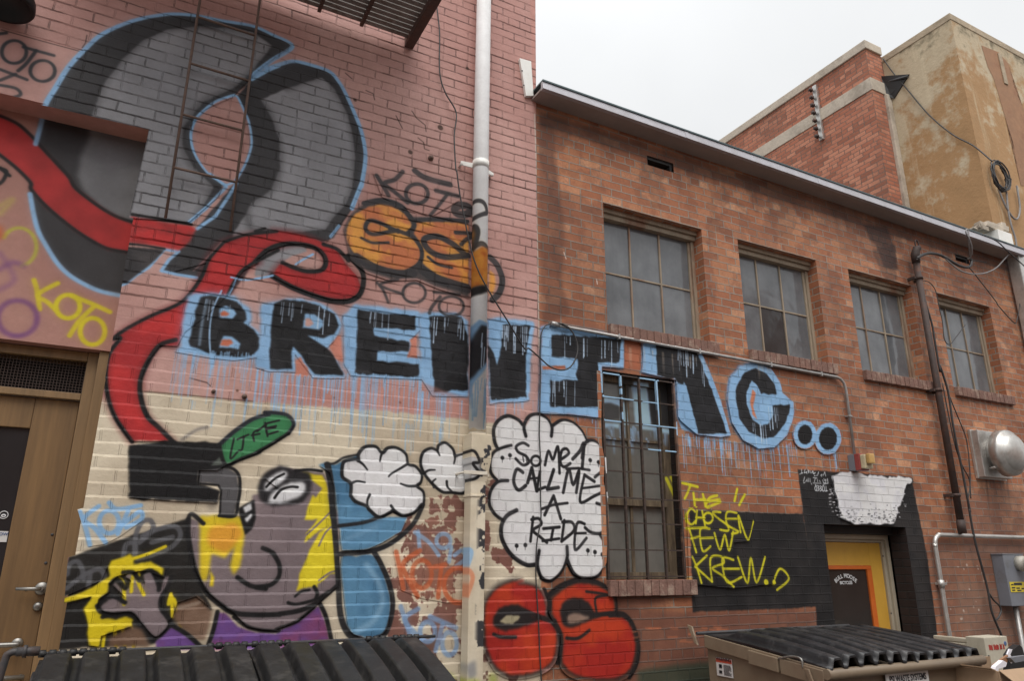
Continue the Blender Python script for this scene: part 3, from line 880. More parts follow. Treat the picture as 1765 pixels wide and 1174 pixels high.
# --- smoke clouds
WHITE, WHITE2 = (226, 225, 224), (214, 213, 214)
CL1 = T("6: 545,880 560,830 630,815 650,825 650,785 690,738 760,735 800,775 835,745 890,742 950,782 965,845 1010,860 1050,910 1045,960 1020,985 1060,1020 1065,1080 1050,1130 8: 1050,60 1000,112 930,130 870,100 850,110 780,140 720,95 700,70 630,40 605,10 6: 600,1040 600,970 550,930")
wall.poly(CL1, WHITE, 1.8, col2=WHITE2, cell=60)
wall.stroke(CL1 + CL1[:1], 5.5, (32, 32, 34), 1.4)
CL2 = T("6: 1045,830 1062,770 1110,745 1148,755 1160,725 1200,710 1245,745 1262,785 1350,760 1350,1000 1310,1030 1240,1025 1180,1020 1110,960 1060,890")
wall.poly(CL2, WHITE, 1.8, col2=WHITE2, cell=60)
wall.stroke(CL2[9:] + CL2[:8], 5, (32, 32, 34), 1.4)
for s in ("6: 655,830 680,850 705,882", "6: 800,770 790,800 785,828", "6: 960,845 920,870 860,905 840,925", "6: 1010,985 960,985 915,970", "6: 600,970 640,955 690,962", "6: 720,1040 705,1080 708,1130",
          "8: 855,68 880,100 905,118", "6: 1150,760 1165,790", "6: 1258,785 1262,810 1255,842", "6: 1065,905 1095,885 1135,882", "6: 1210,955 1215,990 1245,1020", "6: 1130,990 1120,960 1140,940", "6: 1265,795 1300,785 1345,775"):
    wall.stroke(T(s), 4, (32, 32, 34), 1.2, taper=(1.2, .7))
CL3 = T("0: 857,772 851,739 860,725 876,718 896,728 906,735 914,718 928,714 944,722 951,735 969,724 988,728 1004,742 1011,757 1023,757 1037,768 1042,792 1040,830 1048,870 1049,908 1046,944 1045,971 1030,995 1004,998 988,990 977,970 967,988 950,1001 934,998 925,976 909,977 882,960 866,930 864,908 868,895 858,892 843,868 844,846 858,829 847,815 845,793")
wall.poly(CL3, WHITE, 2, col2=WHITE2, cell=60)
CLK = (34, 33, 35)
for s, w_ in (("0: 900,732 893,724 876,717 860,724 851,739 852,760 857,773", 6), ("0: 881,768 866,772 851,780 845,795 846,815 856,828", 5), ("0: 875,829 858,831 846,846 843,868 852,886 866,897", 5.5),
              ("0: 890,880 873,890 864,908 866,932 882,958 906,974 922,974", 7), ("0: 906,752 903,735 912,718 928,714 944,722 951,736 950,752", 6), ("0: 951,735 969,724 988,728 1003,742 1011,757", 5.5),
              ("0: 1003,790 1008,765 1022,759 1037,770 1041,795", 6), ("0: 1025,823 1035,815 1042,812", 5), ("0: 1028,868 1040,872 1047,874", 5), ("0: 1008,910 1018,918 1034,920 1048,912", 5),
              ("0: 1034,922 1046,945 1045,970 1030,994 1004,998 988,988 977,964", 6), ("0: 977,943 977,963 968,986 950,1002 934,997 926,975 929,950", 6)):
    wall.stroke(T(s), w_, CLK, 1.6)
for s, w_ in (("e: 185,765 150,748 108,770 120,805 170,832 188,870 150,888 105,848", 5), ("e: 290,888 312,800 340,852 372,772 382,940", 5), ("e: 395,850 440,815 425,785 395,800 388,870 410,900 450,878", 5),
              ("e: 465,850 510,800 535,755 525,910", 6), ("e: 150,935 112,915 92,980 105,1030 130,1046 168,1018", 6), ("e: 180,1000 207,905 238,1052", 6), ("e: 190,975 245,970", 4), ("e: 258,930 238,1048 292,1028", 5),
              ("e: 345,918 305,1042 375,1030", 6), ("e: 405,1062 440,915 468,1012 505,925 488,1062", 5.5), ("e: 425,912 500,908 572,920", 4.5), ("e: 540,950 512,1120 600,1085 660,1056", 5), ("e: 545,955 602,992", 5.5),
              ("e: 528,1035 640,1020", 4), ("g: 288,125 345,5 390,150", 5.5), ("g: 268,88 340,62 432,50", 4.5), ("g: 215,140 198,292", 5), ("g: 205,155 250,148 266,185 215,222 260,265 302,300", 5),
              ("g: 280,212 382,202", 5), ("g: 342,210 328,285", 5), ("g: 275,290 380,275", 4.5), ("g: 412,160 395,292", 5), ("g: 400,170 460,172 472,225 395,292", 5), ("g: 540,182 492,182 480,345 552,272", 5), ("g: 480,242 548,240", 4), ("e: 150,835 155,868", 2), ("e: 172,835 175,868", 2)):
    wall.stroke(T(s), w_, CLK, 1.2, smooth=len(T(s)) > 3)
wall.ring(T("e: 232,862")[0], 8, 8.5, 4.5, CLK, 1.2)
for q in T("e: 575,857 628,870 20,842 68,826 g: 560,350 605,360 652,375 110,320 165,316"):
    wall.dot(q, 3.4, CLK, 1.2)
    wall.stroke([q, (q[0], q[1] + 8)], 1.2, CLK, .8, .8, smooth=False)
piece('painted_cloud', 'white painted smoke cloud nearest the face', CL1)
piece('painted_cloud', 'small white painted cloud reaching onto the drainpipe', CL2)
piece('painted_cloud', 'tall white speech cloud with black handwriting', CL3, who='brown')

# --- tags over the flaking cream
def koto(items, col, w_, alpha=.85, soft=2):
    for it in items:
        if isinstance(it, str):
            wall.stroke(T(it), w_, col, soft, alpha)
        else:
            wall.ring(T(it[0])[0], it[1] / K, it[2] / K, w_, col, soft, alpha)


koto(["7: 505,105 540,200 568,315", "7: 625,70 530,150 600,210 668,300", ("7: 690,170", 62, 72), "7: 690,48 740,88 890,65", "7: 810,100 745,245", "7: 770,195 880,105 895,150 800,205"], (128, 168, 206), 7.5, .92, 1.6)
koto(["8: 1030,230 1040,350", "8: 1010,235 1100,300 1160,380", ("8: 1190,290", 45, 45), "8: 1240,330 1225,420", "8: 1260,380 1310,350 1330,400 1270,450"], (134, 170, 206), 7, .7)
koto(["8: 890,360 915,480 935,595", "8: 1040,350 935,430 960,520 1025,640", ("8: 1052,500", 62, 88), "8: 1130,455 1200,440", "8: 1175,460 1155,645", ("8: 1285,570", 92, 110)], (186, 92, 56), 8, .8, 2.4)
koto(["8: 920,705 950,800 985,900", "8: 1030,720 945,790 1050,915", ("8: 1090,865", 48, 62), "8: 1105,770 1270,840", "8: 1185,815 1140,985", ("8: 1228,940", 46, 72)], (122, 150, 186), 8, .8, 2.4)
piece('painted_tag', 'light blue sprayed name on cream brick beside the door', T("7: 490,90 630,55 690,40 900,55 900,160 760,260 660,310 560,325"))
piece('painted_tag', 'orange sprayed name over flaking cream paint', T("8: 870,350 1060,330 1200,430 1340,480 1345,680 1200,680 1040,650 920,600"))

# --- red throw-up
wall.poly(T("0: 1100,1052 1240,1056 1412,1050 1412,1120 1240,1300 1060,1300 1060,1020 1195,1020"), (106, 72, 62), 9, .78)
RD, RD2 = (176, 58, 34), (156, 40, 34)
LB = T("8: 1440,700 1500,590 1600,535 1700,520 g: 100,545 200,555 275,605 305,690 305,765 365,835 378,920 358,1040 300,1110 200,1148 80,1160 0,1130 8: 1500,1090 1440,950")
RB = T("g: 315,650 400,575 520,538 640,562 720,625 738,700 735,755 800,770 850,835 878,950 868,1060 820,1140 700,1185 500,1165 400,1100 385,1000 392,900 345,800 315,730")
wall.poly(LB, (40, 34, 34), 7, .92, smooth=True, wob=0)
wall.poly(RB, (40, 34, 34), 7, .92, smooth=True, wob=0)
def shrink(p, f):
    c = np.mean(np.array(p), axis=0)
    return [tuple(c + (np.array(q) - c) * f) for q in p]


wall.poly(shrink(LB, .93), RD, 3.5, smooth=True, col2=RD2, cell=50)
wall.poly(shrink(RB, .93), RD, 3.5, smooth=True, col2=RD2, cell=50)
for s, w_ in (("g: 290,600 318,680 315,760 372,850 388,930 375,1060", 9), ("g: 310,640 400,572 520,535 640,560 725,625 745,700 740,750", 8), ("g: 700,755 790,758 850,825 885,950 875,1060 830,1150", 9),
              ("g: 600,760 700,750 760,760", 7), ("g: 0,770 120,730 250,770 350,800", 8), ("g: 425,905 500,905 570,855", 5), ("g: 550,610 690,632 610,650 615,740", 4), ("8: 1505,880 1560,900 1645,898", 5), ("g: 0,895 100,900", 4)):
    wall.stroke(T(s), w_, (38, 34, 34), 2.5)
wall.poly(T("8: 1500,790 1540,720 1640,690 1720,730 1761,770 g: 200,760 250,790 130,840 30,860 8: 1600,860 1520,840"), (38, 33, 33), 4, smooth=True)
wall.poly(T("8: 1545,800 1590,765 1660,762 g: 130,780 90,810 8: 1600,815"), (170, 160, 130), 2, smooth=True)
wall.poly(T("g: 388,720 420,665 490,648 560,675 605,740 640,765 560,800 470,835 410,830 390,780"), (40, 35, 35), 4, smooth=True)
wall.poly(T("g: 430,770 480,745 550,765 570,780 500,805 440,812"), (142, 118, 104), 2.5, smooth=True)
piece('painted_blob', 'red sprayed bubble letter beside the drainpipe', shrink(LB, 1.02), True)
piece('painted_blob', 'larger red sprayed bubble letter under the barred window', shrink(RB, 1.02), True, who='brown')
wall.poly(T("8: 1160,1115 1230,1130 1280,1174 1160,1250 1100,1190"), (150, 170, 60), 8, .7)
wall.poly(T("8: 1480,1120 1530,1140 1540,1250 1480,1250"), (150, 170, 60), 6, .6)
wall.poly(T("0: 1100,1155 1230,1140 1235,1260 1100,1260"), (52, 70, 58), 6, .75)

# --- brown wall: black painted door surround, white patch, lettering, stains
BP, BP2 = (34, 33, 34), (46, 44, 44)
wall.poly(T("0: 1376,809 1480,816 1572,823 1580,860 1600,960 1620,1110 1660,1300 1424,1300 1408,1050 1386,886"), BP, 1.8, wob=1.5, col2=BP2, cell=60)
wall.poly(T("0: 1187,880 1285,883 1386,886 1412,1047 1340,1051 1195,1056 1192,1004"), BP, 1.6, wob=1.5, col2=BP2, cell=60)
PATCH = T("f: 560,740 580,715 660,712 820,735 1000,742 1045,755 1058,778 1005,800 1000,860 965,940 935,1040 870,1040 800,1042 740,1040 690,1040 640,1015 605,1005 590,940 575,860 552,790")
wall.poly(PATCH, (222, 222, 224), 2.0, wob=5, col2=(206, 206, 210), cell=60)
for _ in range(110):
    x = random.uniform(590, 960); y = random.triangular(900, 1038, 1020)
    q = T("f: %f,%f" % (x, y))[0]
    wall.stroke([q, (q[0] + random.uniform(-2, 4), q[1] + random.uniform(-.4, .6))], random.uniform(.8, 1.8), (52, 52, 54), .8, random.uniform(.3, .8), smooth=False)
for _ in range(60):
    x = random.choice([random.uniform(545, 600), random.uniform(950, 1015)]); y = random.uniform(790, 1000)
    q = T("f: %f,%f" % (x, y))[0]
    wall.stroke([q, (q[0] + random.uniform(-5, 5), q[1] + random.uniform(-1, 1))], random.uniform(1, 2.2), (200, 200, 204), .9, .8, smooth=False)
piece('painted_patch', 'white brushed-out patch above the yellow door', shrink(PATCH, 1.03), who='brown')
o8 = lambda s: [(1370 + float(a.split(',')[0]) / 19.56, 800 + float(a.split(',')[1]) / 19.56) for a in s.split()]
for s in ("195,345 265,300 255,180", "255,320 300,300", "375,180 345,300 440,270", "420,260 440,330", "475,200 490,300 500,220", "540,230 550,300", "600,300 640,240 660,330 720,290", "700,380 690,400 720,400", "760,390 800,380 830,270", "900,390 950,350 930,420", "980,400 1040,270 1070,410",
          "320,600 345,500 360,440", "330,640 370,620", "400,600 440,520 460,600", "480,480 500,600", "540,490 550,610", "580,640 600,690", "650,460 780,480", "720,480 690,600", "790,530 800,600", "860,560 890,610", "640,640 920,660", "970,540 1000,640 1050,640", "1010,500 1040,560 1080,520 1070,640", "1130,500 1150,650 980,690",
          "720,700 770,780 760,900 720,880 705,800 750,720", "790,730 850,760 810,810 860,850 800,910", "880,740 930,770 890,820 940,870 880,920", "975,740 960,850 985,920 1030,880 1020,760 985,735", "1080,750 1090,920", "1050,920 1130,905"):
    wall.stroke(o8(s), 1.5, (206, 210, 214), .75, .95, smooth=len(s.split()) > 3)
YT = (204, 196, 40)
for s in ("e: 1165,1000 1262,1025", "e: 1215,1015 1200,1060 1180,1100", "e: 1235,1062 1245,1150", "e: 1295,1072 1315,1155", "e: 1240,1108 1310,1106", "e: 1385,1080 1335,1098 1315,1155 1405,1120", "e: 1330,1118 1400,1105",
          "e: 1512,1040 1495,1115", "e: 1560,1075 1525,1140", "g: 1238,105 1212,85 1188,120 1190,165 1215,185 1240,165", "g: 1250,98 1242,178", "g: 1282,100 1300,190", "g: 1245,142 1298,145",
          "g: 1398,108 1350,108 1375,140 1440,190 1445,225 1395,218", "g: 1500,112 1440,108 1440,185 1510,230 1470,245", "g: 1438,150 1500,150", "g: 1525,235 1512,130 1572,282 1608,165", "g: 1190,210 1312,206", "g: 1200,210 1245,362", "g: 1212,275 1265,262",
          "g: 1330,213 1270,218 1285,352 1335,325", "g: 1275,272 1350,270", "g: 1360,240 1395,345 1425,252 1452,350 1478,232", "g: 1220,390 1250,460 1278,555", "g: 1312,383 1238,452 1345,548", "g: 1345,545 1335,400 1400,388 1418,430 1348,462 1410,510 1482,580",
          "g: 1480,410 1410,402 1440,550 1532,518", "g: 1420,466 1515,466", "g: 1508,392 1568,555 1590,398 1626,552 1680,392", "h: 185,540 225,465 280,530 205,600"):
    wall.stroke(T(s), 4.6 if s[0] == 'e' else 3.8, YT, 1.4, .93, smooth=len(T(s)) > 3)
wall.ring(T("g: 1320,145")[0], 8, 9, 3.8, YT, 1.4)
for q in T("g: 1685,550 1740,552 h: 128,550 180,552 1320,150"):
    if q[0] < 1500:
        wall.dot(q, 4, YT, 1.8)
wall.poly(T("g: 1195,520 1225,530 1220,610 1195,600"), YT, 6, .4)
piece('painted_tag', 'yellow handwritten lines on black painted brick', T("g: 1190,212 1180,90 1240,70 1600,120 1610,170 1580,290 1480,300 1480,370 1690,385 1750,560 1480,590 1200,560"), who='brown')
# soot, damp and dust on the bare brick
DK = (84, 58, 50)
wall.poly(T("0: 930,200 955,215 962,300 975,400 968,480 985,540 936,560 930,400"), (86, 56, 47), 7, .55)
wall.poly(T("0: 1490,385 1530,390 1545,430 1550,465 1525,460 1510,420 1500,412"), (54, 44, 44), 6, .75)
wall.poly(T("0: 1505,430 1545,420 1548,480 1535,490 1520,470"), (54, 44, 44), 5, .5)
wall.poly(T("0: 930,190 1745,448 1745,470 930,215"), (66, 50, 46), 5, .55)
wall.poly(T("0: 1600,930 1765,930 1800,1250 1640,1250 1622,1100"), (120, 92, 80), 16, .5)
wall.poly(T("0: 1650,1000 1765,1020 1800,1100 1660,1100"), (138, 116, 102), 14, .4)
wall.poly(T("0: 1650,850 1765,840 1765,960 1660,960"), (118, 92, 82), 10, .4)
for x0, y0, x1 in ((1060, 595, 1225), (1305, 620, 1430), (1495, 650, 1600), (1655, 680, 1740)):
    for _ in range(16):
        x = random.uniform(x0, x1); y = y0 + (x - x0) * 0.17
        ln = random.uniform(10, 45)
        wall.stroke([(x, y), (x + (x - 923) / 4300 * ln, y + ln)], random.uniform(2, 5), random.choice([(196, 176, 156), (84, 60, 52), (190, 168, 148)]), 2, random.uniform(.15, .45), smooth=False, fade=True)
for _ in range(26):
    x = random.uniform(1060, 1400); y = random.uniform(1080, 1125)
    wall.stroke([(x, y), (x + random.uniform(8, 22), y + random.uniform(-1.5, 1))], random.uniform(1.5, 4), (176, 104, 72), 1.5, random.uniform(.4, .8), smooth=False)
for _ in range(24):
    x = random.uniform(1630, 1700); y = random.uniform(970, 1080)
    wall.dot((x, y), random.uniform(.6, 2.0), (206, 200, 192), 1, random.uniform(.3, .7))
for _ in range(14):
    x = random.uniform(1692, 1740)
    wall.stroke([(x, 824), (x + 6, 824 + random.uniform(25, 75))], random.uniform(3, 8), (84, 64, 56), 2.5, random.uniform(.15, .35), smooth=False, fade=True)
for _ in range(40):
    x = random.uniform(940, 1740); y = 200 + (x - 930) * .32
    wall.stroke([(x, y), (x + (x - 923) / 4300 * 70, y + random.uniform(20, 90))], random.uniform(4, 12), random.choice([(78, 56, 48), (96, 72, 60)]), 3, random.uniform(.12, .3), smooth=False, fade=True)
for s in ("c: 268,418 282,460", "c: 475,590 480,620"):
    wall.stroke(T(s), 2, (214, 200, 190), .8, .9, smooth=False)
# white sealant down the seam
sx = [(921.5, 196), (923, 240), (925, 300), (926, 360), (927.5, 420), (928.5, 480), (929.5, 540), (930.5, 600)]
wall.stroke(sx, 2.4, (190, 180, 168), .8, .9)

# --- paint on the wall set back over the door
def rst(s, w_, col, soft=2.4, alpha=.92, **kw):
    rec.stroke(T(s), w_, col, soft, alpha, **kw)


rec.poly(T("0: -80,120 300,150 300,640 -80,640"), (166, 124, 113), 1, wob=0, col2=(156, 114, 104), cell=160)
rec.poly(T("1: 300,560 960,600 960,1174 3: 820,770 640,740 540,700 440,640 360,560 290,450 240,360 210,250 190,130 1: 225,910"), (58, 56, 58), 3)
rec.poly(T("1: 560,600 960,600 920,1174 3: 860,310 740,270 620,200 520,90 485,0 1: 490,1100 510,990 570,860"), (112, 112, 115), 5, .97)
rec.poly(T("1: -60,690 100,775 190,850 300,970 430,1110 3: 480,90 620,200 740,270 860,315 820,500 680,470 560,410 430,320 300,210 200,100 1: 190,1150 90,1050 -60,930"), (168, 48, 48), 2.5, col2=(150, 44, 44), cell=40)
rst("1: -40,715 100,775 190,850 300,970 430,1110 3: 480,90 620,200 740,270 850,305", 6, BLACK)
rst("1: -40,950 90,1050 190,1150 3: 200,100 300,210 430,320 560,410 680,470 810,495", 6, BLACK)
rst("1: 290,640 260,780 225,910", 8, BLUE)
rst("3: 190,125 212,250 242,360 290,450 360,560 440,640 540,700 640,742 760,768", 8, BLUE)
for s in ("3: 215,670 235,740 250,855", "3: 365,690 240,762 300,810 352,858", "3: 455,770 580,820 695,872", "3: 590,842 500,930 440,1022"):
    rst(s, 8, (200, 184, 44), 2.4)
rec.ring(T("3: 430,838")[0], 76 / K, 74 / K, 8, (200, 184, 44), 2.4)
rec.ring(T("3: 585,995")[0], 78 / K, 84 / K, 8, (200, 184, 44), 2.4)
rec.ring(T("3: 110,912")[0], 125 / K, 112 / K, 9, (112, 70, 116), 4, .8)
rec.ring(T("3: 120,460")[0], 110 / K, 120 / K, 6, (172, 172, 62), 3, .75, a0=-150, a1=80)
rst("3: 0,600 80,560 150,580", 10, (118, 76, 118), 5, .6)
rst("3: 0,730 90,660 0,500", 9, (118, 76, 118), 6, .45)
rst("3: 0,250 80,160 0,200", 8, (178, 178, 70), 6, .4)
rec.poly(T("3: -40,330 10,320 20,400 -40,440"), (190, 96, 50), 5, .8)
for s in ("1: -20,1060 40,1080 20,1140 -20,1170", "1: 0,1060 60,1110"):
    rst(s, 6, BLACK, 1.6)

# --- paint that ran over the drainpipe
PY = -0.155
pip = Canvas("drainpipe_paint", 1.95, 2.25, 2.6, 6.9, 0.0035, PY)
pip.poly(T("0: 780,-80 880,-80 860,820 780,820"), (234, 231, 226), 1, wob=0, col2=(226, 222, 216), cell=120)
pip.poly(T("0: 795,738 812,742 818,735 825,742 850,738 850,800 795,800"), CREAM, 1.2)
for s, w_, c_ in (("4: 1360,260 1400,230 1450,255 1470,310 1420,330 1365,345", 8, (66, 64, 66)), ("4: 1355,370 1395,385 1412,430 1400,500 1380,560", 9, (60, 58, 58)), ("4: 1370,535 1430,510 1490,545", 10, (70, 64, 60))):
    pip.stroke(T(s), w_, c_, 2.2, .92)
pip.poly(T("4: 1340,400 1390,390 1400,440 1385,520 1350,560 1340,560"), (206, 138, 62), 2.5)
pip.poly(T("4: 1340,560 1380,560 1430,528 1490,540 1490,780 1340,780"), (210, 140, 62), 2.5, col2=(178, 92, 44), cell=30)
pip.poly(T("4: 1335,775 1500,775 1500,805 1430,830 1340,842"), (46, 44, 45), 3)
pip.poly(T("4: 1345,1060 1420,992 1490,1010 1500,1174 6: 1490,200 1430,280 1340,400 1340,0"), BLUE, 3)
pip.poly(T("6: 1350,130 1410,-10 1430,-35 1490,-30 1490,170 1420,250 1350,340"), (52, 52, 56), 2.5)
for _ in range(9):
    x = random.uniform(808, 840); y = random.uniform(570, 600)
    pip.stroke([(x, y), (x - 2, y + random.uniform(20, 60))], 2, (178, 200, 224), 1, .9, smooth=False)
for _ in range(22):
    x = random.uniform(806, 842); y = random.uniform(650, 680)
    pip.stroke([(x, y), (x - 2 + random.uniform(-3, 3), y + random.uniform(15, 70))], random.uniform(1.2, 3), BLUE, 1, .8, smooth=False)
dsp = Canvas("downspout_paint", 1.95, 2.25, 0.9, 2.75, 0.0035, -0.17)
dsp.poly(T("0: 780,700 880,700 860,1300 780,1300"), (212, 202, 182), 1, wob=0, col2=(198, 186, 164), cell=60)
dsp.poly(T("6: 1340,790 1400,800 1450,900 1415,935 1340,950"), (200, 200, 200), 2)
dsp.stroke(T("6: 1340,760 1390,765 1420,830 1380,840 1425,900 1400,935 1340,945"), 5, BLACK, 1.3)
dsp.stroke(T("8: 1335,340 1375,360 1350,450"), 9, (134, 176, 214), 2, .8)
dsp.stroke(T("8: 1345,460 1385,520 1350,640"), 8, (206, 120, 84), 2.4, .7)
dsp.poly(T("8: 1340,1080 1400,1050 1410,1150 1360,1174"), (120, 122, 128), 5, .7)
dsp.poly(T("8: 1330,1174 1430,1174 1430,1250 1330,1250"), (160, 176, 60), 6, .8)
q = np.clip((fbm(dsp.h, dsp.w, 26, 5) - 0.535) / 0.02, 0, 1)
q *= np.clip((np.arange(dsp.w) * dsp.res + dsp.x0 - 2.075) / 0.03, 0, 1)[None, :] * np.clip((2.60 - (np.arange(dsp.h) * dsp.res + dsp.z0)) / .06, 0, 1)[:, None]
dsp.comp(0, dsp.h, 0, dsp.w, q.astype(np.float32), (50, 50, 54), .95)

# paint that caught the window bars
ob = lambda s_: [(1020 + float(a.split(',')[0]) / 5.872, 620 + float(a.split(',')[1]) / 5.872) for a in s_.split()]
wall.a[wall.to([(1036, 1000)]).astype(int)[0][1]:wall.to([(1036, 640)]).astype(int)[0][1], int(wall.to([(1034, 800)])[0][0]) - 1:int(wall.to([(1165, 800)])[0][0])] = 0
for s_ in ("112,368 285,388", "300,392 420,408", "520,428 655,445", "525,660 670,674", "690,680 850,695", "490,190 670,215", "285,150 292,260", "296,300 298,345", "648,205 682,660", "92,120 100,330", "110,130 270,155", "575,905 690,920", "750,925 850,937", "308,540 312,600", "858,640 862,760", "130,610 290,632"):
    wall.stroke(ob(s_), 3.2, (150, 186, 216), .8, .9, smooth=False)
for s_ in ("1043,790 1045,815", "1046,850 1048,866", "1050,925 1051,935"):
    wall.stroke([tuple(map(float, a.split(','))) for a in s_.split()], 3, (214, 214, 214), .8, .9, smooth=False)
win = Canvas("barred_window_paint", 3.1, 4.2, 1.55, 3.35, 0.004, 0.13)
for s_ in ("400,235 560,245 585,400 612,660 450,662 430,400", "110,385 290,400 292,475 200,440 112,445", "122,640 290,645 280,690 200,672 135,690", "300,420 335,430 360,660 300,650", "500,672 670,690 660,715 510,700", "690,700 780,715 770,760 700,745"):
    win.poly(ob(s_), (168, 200, 230), 3, .96)
win.poly(ob("565,250 830,230 850,680 700,680 615,660"), (36, 36, 38), 3, .95)
win.poly(ob("290,200 400,190 400,430 330,430 300,380"), (44, 44, 46), 4, .7)
win.poly(ob("112,440 200,440 285,475 290,600 200,615 112,600"), (52, 52, 55), 4, .8)
for _ in range(34):
    x = random.uniform(110, 790); y = random.choice([680, 720, 800]) + random.uniform(-20, 60)
    win.stroke(ob('%f,%f %f,%f' % (x, y, x + 8, y + random.uniform(30, 170))), random.uniform(2, 7), (140, 170, 198), 2, random.uniform(.2, .6), smooth=False, fade=True)
for s_ in ("1146,826 1160,856", "1154,824 1162,838"):
    win.stroke([tuple(map(float, a.split(','))) for a in s_.split()], 6, (196, 188, 40), 2, .95, smooth=False)

M_PINK = wall_mat("painted_brick", wall.finish(), True, struck=True, raw=C(172, 126, 116))
WALL_IMG = bpy.data.images["alley_wall_paint"]
WREC = (wall.x0, wall.z0, wall.w * wall.res, wall.h * wall.res)
M_BROWN = wall_mat("brown_brick", (WALL_IMG, WREC), True, raw='brown', bump=0.0085)
M_RENDER = wall_mat("painted_render", (WALL_IMG, WREC), False, raw=C(172, 126, 116), bump=0.006)
M_RECESS = wall_mat("recess_render", rec.finish(), False, raw=C(152, 108, 98), bump=0.003)
M_BRICKBARE = wall_mat("bare_brick", None, True, raw='brown')
M_BLACKBRICK = wall_mat("black_brick", None, True, raw='brown', const=C(34, 33, 34))
M_CREAMBRICK = wall_mat("cream_brick", None, True, raw='brown', const=C(180, 162, 136))
M_PINKBRICK = wall_mat("pink_brick", None, True, raw='brown', const=C(150, 106, 96))
M_REDBRICK = wall_mat("red_brick", None, True, raw='red', mortar_col=(0.16, 0.12, 0.10), bump=0.012)
M_PIPE = wall_mat("painted_pipe", pip.finish(), False, raw=C(214, 210, 205), bump=0.0004)
M_SPOUT = wall_mat("flaking_downspout", dsp.finish(), False, raw=C(196, 180, 152), bump=0.002)


def glass_mat(name, base, rough=0.07, canvas=None, dust=(0.16, 0.165, 0.17), dustmax=0.5, spec=0.5):
    t = NT(name)
    uv = t.node("ShaderNodeUVMap", uv_map="UVMap").outputs[0]
    st = t.noise(t.vscale(uv, (7, 1.4, 1)), 1.2, 6, 0.65)
    blot = t.noise(uv, 2.2, 4, 0.6)
    f = t.math('ADD', t.math('MULTIPLY', st, 0.28), t.math('MULTIPLY', blot, 0.72))
    d = t.mrange(f, 0.36, 0.66, 0.0, dustmax)
    col = t.mix(d, base, dust)
    rg = t.mrange(f, 0.36, 0.66, rough, rough + 0.12)
    if canvas:
        img, (x0, z0, w, h) = canvas
        mp = t.node("ShaderNodeVectorMath", operation='MULTIPLY_ADD')
        t.set(mp, 0, uv)
        mp.inputs[1].default_value = (1 / w, 1 / h, 0)
        mp.inputs[2].default_value = (-x0 / w, -z0 / h, 0)
        it = t.node("ShaderNodeTexImage", extension='CLIP')
        it.image = img
        t.l.new(mp.outputs[0], it.inputs['Vector'])
        col = t.mix(it.outputs['Alpha'], col, it.outputs['Color'])
        rg = t.math('ADD', rg, t.math('MULTIPLY', it.outputs['Alpha'], 0.4))
    t.l.new(col, t.b.inputs['Base Color'])
    t.l.new(rg, t.b.inputs['Roughness'])
    t.b.inputs['Specular IOR Level'].default_value = spec
    t.bump(t.noise(uv, 5, 2), 0.002)
    return t.m


def wood_mat(name, c1, c2, rough=0.55):
    t = NT(name)
    tc = t.node("ShaderNodeTexCoord")
    v = t.vscale(tc.outputs['Object'], (26, 26, 1.3))
    n = t.noise(v, 1.2, 6, 0.65)
    n2 = t.noise(t.vscale(tc.outputs['Object'], (6, 6, .6)), 1.1, 4, 0.6)
    f = t.math('ADD', t.math('MULTIPLY', n, 0.5), t.math('MULTIPLY', n2, 0.5))
    t.l.new(t.ramp(f, [(0.3, c1), (0.7, c2)]), t.b.inputs['Base Color'])
    t.b.inputs['Roughness'].default_value = rough
    t.bump(n, 0.0015)
    return t.m


def bar_mat():
    t = NT("window_bar_iron")
    uv = t.node("ShaderNodeUVMap", uv_map="UVMap").outputs[0]
    x0, z0, w, h = WREC
    mp = t.node("ShaderNodeVectorMath", operation='MULTIPLY_ADD')
    t.set(mp, 0, uv)
    mp.inputs[1].default_value = (1 / w, 1 / h, 0)
    mp.inputs[2].default_value = (-x0 / w, -z0 / h, 0)
    it = t.node("ShaderNodeTexImage", extension='CLIP')
    it.image = WALL_IMG
    t.l.new(mp.outputs[0], it.inputs['Vector'])
    n = t.noise(uv, 30, 5, 0.6)
    base = t.ramp(n, [(0.35, C(44, 37, 33)), (0.7, C(72, 56, 48))])
    t.l.new(t.mix(it.outputs['Alpha'], base, it.outputs['Color']), t.b.inputs['Base Color'])
    t.b.inputs['Roughness'].default_value = 0.6
    return t.m


M_WIN = glass_mat("dusty_window_glass", C(80, 82, 85), dust=C(116, 119, 122), dustmax=0.8, rough=0.035)
M_WIN2 = glass_mat("dark_reflection_glass", C(46, 45, 46), dust=C(64, 63, 64), dustmax=0.6)  # dark colour stands in for a reflection in the second window
M_BARGLASS = glass_mat("painted_window_glass", C(92, 92, 88), canvas=win.finish(), dust=C(124, 122, 116), dustmax=.8)
M_DOORGLASS = glass_mat("dark_door_glass", C(40, 38, 37), rough=0.04, dust=C(52, 50, 49))
M_OLDGLASS = glass_mat("near_black_glass", C(34, 34, 36), rough=0.1, dust=C(44, 44, 46))
M_BARS = bar_mat()
M_SASH = mat("weathered_sash_wood", C(136, 123, 106), 0.7, var=.16, scale=5, stretch=(1, 1, .3), dirt=(C(112, 74, 54), .8))
M_HEAD = mat("grey_brown_head_wood", C(104, 92, 76), 0.75, var=.15)
M_WOOD = wood_mat("oak_door", C(80, 60, 38), C(124, 95, 60))
M_WOODJ = wood_mat("oak_frame", C(92, 73, 50), C(134, 106, 72))
M_SASHD = mat("dark_stained_sash", C(92, 78, 62), .75, var=.2, scale=5, dirt=(C(60, 48, 40), .8))
M_CAULK = mat("white_sealant", C(200, 190, 178), .8)
M_SOFF = mat("painted_soffit", C(140, 128, 122), .6, var=.08, scale=3)
